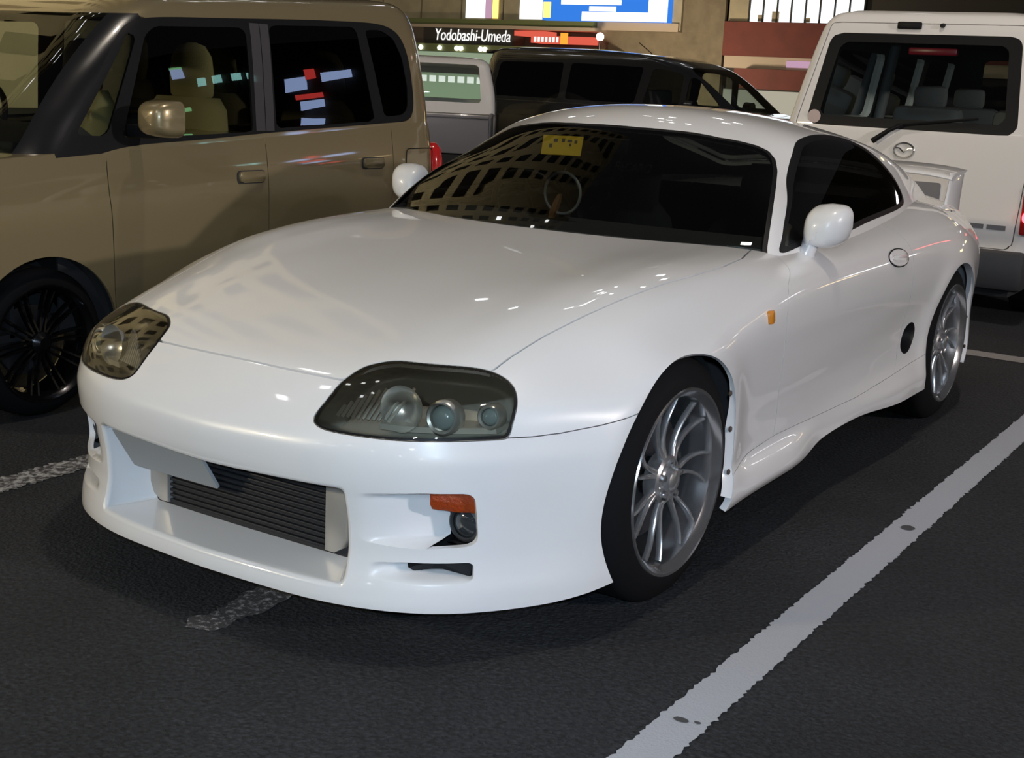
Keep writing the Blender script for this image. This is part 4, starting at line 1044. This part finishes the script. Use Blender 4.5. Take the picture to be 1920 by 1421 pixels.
box('high_stop_lamp', (.06, vy(1.61)+.045, 1.60), (.30, .04, .045), 'stopred', vn, .01)
MT['pinksticker'] = mat('pale_pink_sticker', (.62, .50, .48), .6)
lathe('round_sticker', [(-.004, 0), (-.004, .042), (0, .042)], 'pinksticker', vn, 24, 'Y', (-.60, vy(1.17)-.004, 1.175))
for x0, x1 in ((.40, .53), (.55, .66)): box('model_lettering', ((x0+x1)/2, vy(.57)-.003, .585), (x1-x0, .004, .028), 'grey', vn)
prism('plate_recess', round_poly([(-.25, .60), (.25, .60), (.25, .82), (-.25, .82)], .02), vy(.7)-.012, vy(.7)+.02, 'grey', vn, 'XZ', .004)
for x, y in ((-.36, 1.7), (.36, 1.7), (-.36, 2.8), (.36, 2.8)):
    o = box('seat_back', (x, y, .95), (.5, .14, .62), 'grey', vn, .05); box('headrest', (x, y+.02, 1.33), (.24, .10, .16), 'grey', o, .04)
for s in (1, -1): tube('pillar_lining', [(s*.70, 1.6, 1.1), (s*.62, 1.6, 1.7)], .04, 'grey', vn, 8)
box('cabin_floor', (0, 2.2, .55), (1.45, 4.0, .03), 'dkgrey', vn)
# ---------------- black minivan crossing behind ----------------
mv_ = thing('minivan', 'black minivan seen side-on behind the white coupe', 'car', (-8.95, 14.0, 0), math.pi/2); mv_.scale = (1.06, 1.06, .965)
# local: nose at -y ... rotated so that its nose points to world +x ; local +x flank faces the camera
ml = [(.25, -4.55, -.02, .80, .35, .2), (.5, -4.6, 0, .845, .4, .2), (.8, -4.55, 0, .85, .4, .22), (.98, -4.3, -.01, .84, .4, .22), (1.05, -4.0, -.02, .83, .35, .22)]
mu = [(1.0, -4.02, -.03, .83, .35, .2), (1.2, -3.80, -.05, .80, .35, .2), (1.45, -3.52, -.08, .765, .35, .2), (1.62, -3.25, -.10, .735, .35, .2), (1.73, -2.9, -.13, .69, .35, .2), (1.79, -2.4, -.2, .62, .3, .2), (1.82, -1.9, -.35, .5, .3, .2)]
a_, b__ = ring_body(ml, 40, 60, 10, 6, .02); a_, b__ = a_, b__
for wy in (-3.75, -.85):
    g_ = .35-np.hypot(a_[:, 1]-wy, a_[:, 2]-.32); g_ = np.where(np.abs(a_[:, 0]) < .5, -1, g_); a_, b__ = clip(a_, b__, g_)
    for s in (1, -1): lathe('wheel', [(s*.6, 0), (s*.6, .32), (s*.80, .32), (s*.82, .29), (s*.80, .22), (s*.77, .2), (s*.78, 0)], 'rubber', mv_, 40, 'X', (0, wy, .32))
panel('lower_body', a_, b__, 'vanblack', mv_, .012)
uv_, uf = ring_body(mu, 60, 70, 10, 8, .02)
for nm, pp in {'front_quarter_glass': [(-3.72, 1.10), (-3.36, 1.46), (-3.25, 1.50), (-3.22, 1.10)], 'front_door_glass': [(-3.14, 1.10), (-3.16, 1.52), (-2.9, 1.575), (-2.72, 1.58), (-2.62, 1.10)], 'middle_glass': [(-2.50, 1.10), (-2.58, 1.60), (-1.5, 1.62), (-1.46, 1.10)], 'rear_side_glass': [(-1.36, 1.10), (-1.38, 1.62), (-.38, 1.60), (-.30, 1.10)]}.items():
    g_ = np.where(np.abs(uv_[:, 0]) < .45, 1., poly_sd(round_poly(pp, .05), uv_[:, 1:3]))
    (pv, pf), (uv_, uf) = clip(uv_, uf, g_), clip(uv_, uf, -g_)
    for s in (1, -1): sheet(nm, *compact(*tri_centroid_keep(pv, pf, lambda c: c[:, 0]*s > 0)), 'clear' if 'front' in nm else 'deep', mv_)
g_ = np.maximum(uv_[:, 1]-(-4.0+1.12*(uv_[:, 2]-1.0)+.12), np.abs(uv_[:, 0])-.66); g_ = np.maximum(g_, uv_[:, 2]-1.62)
(pv, pf), (uv_, uf) = clip(uv_, uf, g_), clip(uv_, uf, -g_); sheet('windscreen', *compact(pv, pf), 'clear', mv_)
panel('upper_body', *compact(uv_, uf), 'vanblack', mv_, .02, inner='inner')
for y in (-2.55, -1.45): box('seat_row', (0, y+.3, .95), (1.3, .18, .7), 'grey', mv_, .05)
for s in (1, -1):
    o = loft('door_mirror', [[(s*(.92+.1*math.cos(t*math.pi/6)), -3.35+d, 1.10+.08*math.sin(t*math.pi/6)) for t in range(12)] for d in (-.06, 0, .05)], 'vanblack', mv_)
tube('antenna', [(-.2, -2.4, 1.80), (-.2, -2.2, 1.95)], .006, 'black', mv_, 6)
box('roof_spoiler', (0, -.12, 1.74), (1.2, .22, .05), 'vanblack', mv_, .02)
# ---------------- white pickup behind ----------------
tk = thing('pickup_truck', 'white pickup truck with grey tailgate behind the beige hatchback', 'truck', (-7.21, 9.66, 0), .58)
lvl = [(.85, 1.0, 2.9, .80, .08, .2), (1.05, 1.0, 2.88, .79, .08, .2), (1.3, 1.05, 2.75, .74, .08, .2), (1.46, 1.09, 2.6, .69, .08, .2), (1.52, 1.16, 2.5, .62, .1, .2), (1.54, 1.3, 2.4, .5, .1, .2)]
cv, cf = ring_body(lvl, 50, 30, 10, 8, .01)
P_ = round_poly([(-.62, .985), (-.57, 1.452), (.57, 1.452), (.62, .985)], .05, 6); g_ = np.where(cv[:, 1] > 1.6, 1., np.where(cv[:, 4] > -.5, 1., poly_sd(P_, cv[:, [0, 2]])))
(pv, pf), (cv, cf) = clip(cv, cf, g_), clip(cv, cf, -g_); MT['paleglass'] = glass('pale_cab_glass', (.86, .92, .88), 1.6); sheet('rear_window', *compact(pv, pf), 'paleglass', tk)
P_ = round_poly([(-.6, 1.0), (-.52, 1.44), (.52, 1.44), (.6, 1.0)], .05, 6); g_ = np.where(cv[:, 1] < 2.2, 1., np.where(cv[:, 4] < .5, 1., poly_sd(P_, cv[:, [0, 2]])))
(pv, pf), (cv, cf) = clip(cv, cf, g_), clip(cv, cf, -g_); sheet('windscreen', *compact(pv, pf), 'paleglass', tk)
for s in (1, -1):
    pass
P_ = round_poly([(1.25, 1.0), (1.3, 1.4), (2.3, 1.4), (2.55, 1.0)], .05); g_ = np.where(np.abs(cv[:, 0]) < .5, 1., poly_sd(P_, cv[:, 1:3]))
(pv, pf), (cv, cf) = clip(cv, cf, g_), clip(cv, cf, -g_)
for s in (1, -1): sheet('side_window', *compact(*tri_centroid_keep(pv, pf, lambda c: c[:, 0]*s > 0)), 'paleglass', tk)
panel('cab', *compact(cv, cf), 'vanwhite', tk, .03, inner='vanwhite')
box('cab_base', (0, 1.95, .60), (1.6, 1.9, .5), 'vanwhite', tk, .06)
box('bed_floor', (0, .1, .55), (1.5, 1.8, .06), 'truckgrey', tk)
o = box('tailgate', (0, -.80, .66), (1.52, .05, .42), 'truckgrey', tk, .02); box('gate_rail', (0, -.82, .865), (1.5, .05, .03), 'truckgrey', o, .008)
for s in (1, -1): box('bed_side', (s*.76, .1, .66), (.05, 1.75, .42), 'truckgrey', tk, .02); box('tail_lamp', (s*.66, -.82, .36), (.18, .06, .09), 'red', tk, .015)
box('rear_frame', (0, 0, .38), (1.3, 1.7, .12), 'inner', tk)
for s in (1, -1):
    for y in (-.1, 2.3): lathe('wheel', [(s*.5, 0), (s*.5, .27), (s*.68, .27), (s*.70, .24), (s*.68, .16), (s*.66, 0)], 'rubber', tk, 32, 'X', (0, y, .27))
# ---------------- small things in the coupe's windshield ----------------
card = mesh('price_card', *[[(-.262, 1.098, 1.124), (-.085, 1.078, 1.128), (-.040, .985, 1.067), (-.205, .993, 1.062)], [(0, 1, 2, 3)]], 'yellow', smooth=False)
tag(card, 'yellow paper card with dark marks behind the coupe windshield', 'card')
so = card.modifiers.new('thickness', 'SOLIDIFY'); so.thickness = .002
c4 = np.array([(-.262, 1.098, 1.124), (-.085, 1.078, 1.128), (-.040, .985, 1.067), (-.205, .993, 1.062)])
def cp(u, v): return (c4[0]*(1-u)*(1-v)+c4[1]*u*(1-v)+c4[2]*u*v+c4[3]*(1-u)*v)+np.array([0, -.0015, .002])
for (u, v, a, b_) in ((.28, .18, .10, .16), (.48, .15, .08, .2), (.62, .2, .12, .14), (.8, .22, .07, .16), (.18, .45, .08, .2), (.68, .4, .05, .12)):
    mesh('printed_mark', [cp(u, v), cp(u+a, v), cp(u+a, v+b_), cp(u, v+b_)], [(0, 1, 2, 3)], 'scuff', card, smooth=False)
rc = Vector((-.112, 1.0, .935))
MT['palering'] = mat('pale_plastic_ring', (.42, .43, .40), .35, 0, .4)
orn = tag(tube('hanging_ring', [(rc.x+.072*math.sin(t*math.pi/20), rc.y, rc.z+.072*math.cos(t*math.pi/20)) for t in range(41)], .0055, 'palering', None, 8), 'pale ring ornament hanging on a cord behind the coupe windshield', 'ornament')
tube('cord', [(rc.x, rc.y, rc.z+.07), (rc.x+.012, rc.y+.04, 1.085)], .0015, 'palering', orn, 5)
MT['tassel'] = mat('orange_tassel', (.45, .20, .07), .7)
loft('tassel', [[(rc.x-.01+w*math.cos(t*math.pi/4)-.03*k, rc.y+w*math.sin(t*math.pi/4), rc.z-.005-.085*k) for t in range(8)] for k, w in ((0, .008), (.3, .014), (.7, .016), (1, .012))], 'tassel', orn)
# ---------------- shop building across the lot ----------------
MT.update({
 'concrete': mat('facade_concrete', (.17, .135, .09), .8, noise=(3, .15)), 'panel': mat('facade_panel', (.34, .29, .20), .7, noise=(2, .12)),
 'brown': mat('brown_fascia', (.10, .075, .06), .6), 'soffit': mat('soffit_metal', (.42, .33, .25), .6), 'redwall': mat('dark_red_wall', (.13, .022, .014), .7, noise=(2, .15)),
 'green': mat('green_awning', (.13, .15, .06), .7), 'darkwall': mat('dark_wall', (.035, .03, .025), .8),
 'litwhite': emis('lit_window_white', (.92, .97, 1.0), 1.5), 'litcream': emis('lit_window_cream', (1, .92, .72), .42), 'litsign': emis('lit_sign_white', (1, .98, .95), 1.1),
 'litblue': emis('lit_billboard_blue', (.04, .22, .80), 1.0), 'litred': emis('lit_sign_red', (1, .16, .10), .75), 'litpink': emis('lit_sign_pink', (.9, .55, .75), .6), 'litorange': emis('lit_emblem_orange', (1, .45, .05), 1.0),
 'spot': emis('downlight', (1, .97, .85), 5), 'globe': emis('street_globe', (1, .85, .65), 9), 'lityellow': emis('lit_sign_yellow', (1, .72, .15), 2.2)})
bd_ = thing('shop_building', 'wide shop building with lit signs and windows in the background', 'building', (-22, 40, 0))
def bb(name, x0, x1, z0, z1, m, d0=0., d1=.3, parent=None):
    """box on the facade; world x, depth towards the lot d1"""
    return box(name, ((x0+x1)/2+22, -(d0+d1)/2, (z0+z1)/2), (x1-x0, d1-d0, z1-z0), m, parent or bd_)
bb('wall', -60, -5, 0, 46, 'darkwall', -6, 0)
for k in range(9): bb('wall_panel', -36.2+1.95*k-.90+1, -36.2+1.95*k+.95+1, 3.45, 6.5, 'panel', 0, .12)
bb('lit_window', -28.1, -27.2, 3.5, 6.0, 'litwhite', .12, .16); bb('lit_window', -26.85, -26.6, 3.5, 6.0, 'lityellow', .12, .16); bb('lit_window', -25.6, -24.6, 3.5, 6.0, 'litwhite', .12, .16); bb('lit_window', -27.18, -26.9, 3.5, 6.0, 'litpink', .12, .16)
bb('ledge', -34, -22, 3.22, 3.42, 'green', 0, .8); bb('ledge_edge', -34, -21.8, 3.08, 3.2, 'soffit', 0, 1.0)
bb('fascia', -37, -29.6, 2.45, 3.1, 'brown', 0, .8)
fs = bb('sign_board', -29.6, -25.4, 2.45, 3.1, 'brown', 0, .82)
fs.data.materials[0] = MT['darkwall']
text('sign_lettering', 'Yodobashi-Umeda', .62, 'litsign', fs, Matrix.Translation((-27.25+22, -.86, 2.80)) @ Matrix.Rotation(math.pi/2, 4, 'X'), .01, .15, 3.5)
rs = bb('red_sign', -25.35, -24.0, 2.86, 3.04, 'litred', 0, .84); bb('red_sign', -24.6, -22.0, 2.62, 2.88, 'litred', 0, .84)
for k in range(7): bb('sign_stroke', -24.45+.16*k, -24.36+.16*k, 2.66, 2.84, 'litsign', .84, .86)
bb('sign_emblem', -23.3, -23.0, 2.60, 3.0, 'litorange', .84, .88)
bb('soffit', -37, -21, 2.18, 2.45, 'green', 0, 1.6); MT['addedglow'] = emis('added_shop_glow', (.62, .78, .52), .42); bb('shop_front', -37, -25.5, .0, 2.18, 'addedglow', 0, .1)  # front's glow is added, standing in for the pale reflection in the pickup's window
for k in range(12): bb('reflection_strip', -31.6+.46*k, -31.3+.46*k, 1.02, 1.26, 'litsign', .1, .14)  # glowing boxes added in place of a sign reflected in the pickup's glass
for x in (-29.1, -28.2, -27.4, -27.2, -26.3, -26.1): lathe('downlight', [(0, 0), (0, .085), (-.06, .085), (-.08, 0)], 'spot', bd_, 12, 'Y', (x+22, -1.62, 2.30))
# billboard
bo = bb('billboard', -24.3, -19.1, 3.45, 7.5, 'litblue', .3, .6)
bb('billboard_white', -22.6, -19.15, 3.46, 3.78, 'litwhite', .6, .63, bo); bb('billboard_white', -19.9, -19.15, 3.78, 7.4, 'litwhite', .6, .63, bo)
for (x0, x1, z0) in ((-23.5, -21.0, 4.02), (-23.3, -20.6, 4.30), (-22.3, -21.2, 3.80)): bb('billboard_text_bar', x0, x1, z0, z0+.17, 'litwhite', .6, .63, bo)
bb('billboard_emblem', -24.25, -23.95, 3.55, 4.1, 'lityellow', .6, .64, bo)
bb('frame', -24.5, -18.75, 3.15, 3.44, 'soffit', 0, .5); bb('frame', -19.05, -18.7, 3.2, 7, 'panel', 0, .4)
bb('concrete_wall', -22, -17.05, .0, 3.15, 'concrete', 0, .15); bb('concrete_wall', -18.7, -17.05, 3.15, 8, 'concrete', 0, .25); bb('pillar', -17.6, -17.05, 0, 8, 'concrete', .1, .4)
bb('window_jamb', -17.0, -16.3, 3.58, 7, 'panel', 0, .2)
for k in range(8): bb('window_pane', -16.25+.5*k, -15.79+.5*k, 3.58, 6.5, 'litwhite', 0, .12)
for k in range(9): bb('mullion', -16.30+.5*k, -16.25+.5*k, 3.55, 6.5, 'darkwall', 0, .18)
for x, w, h in ((-15.95, .2, .22), (-15.45, .25, .34), (-14.3, .2, .15)): bb('item_in_window', x, x+w, 3.58, 3.58+h, 'panel', .12, .16)
bb('red_band', -17.0, -7, 2.42, 3.55, 'redwall', 0, .5); bb('lower_band', -17.0, -7, 2.02, 2.42, 'soffit', 0, .3); bb('purple_sign', -14.7, -12.6, 2.10, 2.32, 'litpink', .3, .36)
bb('red_awning', -16.2, -9, 1.35, 2.0, 'redwall', 0, 1.2); bb('shop_glass', -21.8, -9, .2, 1.3, 'litcream', 0, .05)
lp = thing('street_lamp', 'round glowing street lamp in front of the grey shop wall', 'lamp', (-21.0, 38.0, 0))
lathe('pole', [(0, .05), (2.75, .04), (2.75, 0)], 'darkmetal', lp, 12, 'Z'); bm = bmesh.new(); bmesh.ops.create_uvsphere(bm, u_segments=20, v_segments=12, radius=.14, matrix=Matrix.Translation((0, 0, 2.86))); from_bm('globe', bm, 'globe', lp, smooth=True)
# ---------------- surroundings that only show in reflections ----------------
MT['tower'] = mat('tower_facade', (.50, .43, .28), .85, noise=(.6, .12)); MT['towerwin'] = mat('tower_dark_window', (.015, .013, .010), .25)
tw = thing('office_tower', 'tall pale office tower with dark windows, left of the parking lot', 'building', (-26, 8, 0))
MT['litstrong'] = emis('lit_shop_panel', (.96, .98, 1.0), 9.0); MT['litwarm'] = emis('lit_warm_panel', (1, .74, .35), 6.0); MT['litredstrong'] = emis('lit_red_panel', (1, .08, .07), 6.0)
MT['litroom'] = emis('lit_office_window', (.95, .98, 1.0), 14.0)
box('wall', (-3, 0, 26), (6, 32, 52), 'tower', tw)
wb = bmesh.new(); bm_box(wb, (0, 0, 0), (.12, 1.5, 1.9)); w0 = from_bm('window', wb, 'towerwin', tw); w0.location = (.06, -14.4, 6)
wb = bmesh.new(); bm_box(wb, (0, 0, 0), (.14, 1.3, .9)); l0 = from_bm('lit_window', wb, 'litroom', tw); l0.location = (.07, -14.4, 6)
used0 = used1 = False
for r in range(14):
    for c_ in range(10):
        lit = c_ < 5 and r > 6 and (r*7+c_*5) % 4 == 0; src = l0 if lit else w0
        if lit and not used1: used1 = True; o = l0
        elif not lit and not used0: used0 = True; o = w0
        else: o = src.copy(); COL.objects.link(o); o.parent = tw
        o.location = (.06, -14.4+3.2*c_, 6+3.3*r)
def lit_box(parent, name, loc, s, m): return box(name, loc, s, m, parent)
sr = thing('shop_row', 'row of lit shop fronts behind the photographer', 'building', (0, -22, 0))
box('wall', (0, -1, 6), (44, 2, 12), 'darkwall', sr)
for k in range(15):
    x = -19+2.6*k+random.uniform(-.5, .5); z = random.choice([3.0, 4.2, 5.4, 6.6, 7.8])
    lit_box(sr, 'lit_panel', (x, .06, z), (random.uniform(.4, 1.3), .1, random.uniform(.3, .5)), 'litwarm' if k % 5 == 2 else 'litstrong')
rr_ = thing('side_shops', 'row of small lit shops beyond the right edge of the lot', 'building', (24, 36, 0))
box('wall', (0, 1, 5), (54, 2, 10), 'darkwall', rr_)
MT['litcyan'] = emis('lit_cyan_panel', (.45, 1.0, .95), 7.0); MT['litgreen'] = emis('lit_green_panel', (.35, 1.0, .45), 6.0)
for k in range(32):
    x = -26+1.65*k+random.uniform(-.4, .4); z = random.choice([1.6, 2.4, 3.2, 4.2, 5.6, 7.0]); lit_box(rr_, 'lit_panel', (x, -.06, z), (random.uniform(.4, 1.5), .1, random.uniform(.2, .5)), ('litwarm', 'litstrong', 'litwarm', 'litredstrong', 'litstrong')[k % 5] if k < 20 else ('litcyan', 'litstrong', 'litcyan', 'litgreen')[k % 4])
MT['litbluestrong'] = emis('lit_blue_white_panel', (.45, .6, 1.0), 8.0)
for x, z, w, h, m in ((27.2, 6.3, 1.5, .5, 'litbluestrong'), (28.5, 6.6, .5, .7, 'litredstrong'), (29.3, 6.2, 1.1, .45, 'litbluestrong'), (28.7, 5.5, 1.4, .4, 'litredstrong'), (28.6, 5.0, 1.2, .35, 'litbluestrong'), (36.0, 7.9, 1.3, 1.0, 'litbluestrong'), (36.0, 8.5, 1.3, .25, 'litgreen'), (34.4, 7.0, .45, .5, 'litcyan'), (33.5, 7.05, .5, .55, 'litcyan'), (32.4, 7.05, .5, .55, 'litcyan'), (31.6, 7.0, .4, .5, 'litcyan')): lit_box(rr_, 'lit_sign', (x-24, -.14, z), (w, .06, h), m)
for k in range(12):
    x = -34+random.uniform(0, 22); z = random.uniform(20, 42); bb('lit_window', x, x+.9, z, z+.55, 'litroom', 0, .1)

cs_ = thing('corner_shops', 'lit corner shops far off to the right side', 'building', (33, 16, 0), -math.pi/2)
MT['litcyan'] = emis('lit_cyan_panel', (.45, 1.0, .95), 7.0); MT['litgreen'] = emis('lit_green_panel', (.35, 1.0, .45), 6.0)
box('wall', (0, 1, 4.5), (34, 2, 9), 'darkwall', cs_)
for k in range(18):
    x = -15+1.75*k+random.uniform(-.4, .4); z = random.choice([1.6, 2.0, 2.4, 3.4, 5.0]); lit_box(cs_, 'lit_panel', (x, -.06, z), (random.uniform(.3, .9), .1, random.uniform(.25, .5)), ('litcyan', 'litstrong', 'litcyan', 'litwarm', 'litgreen', 'litredstrong')[k % 6])
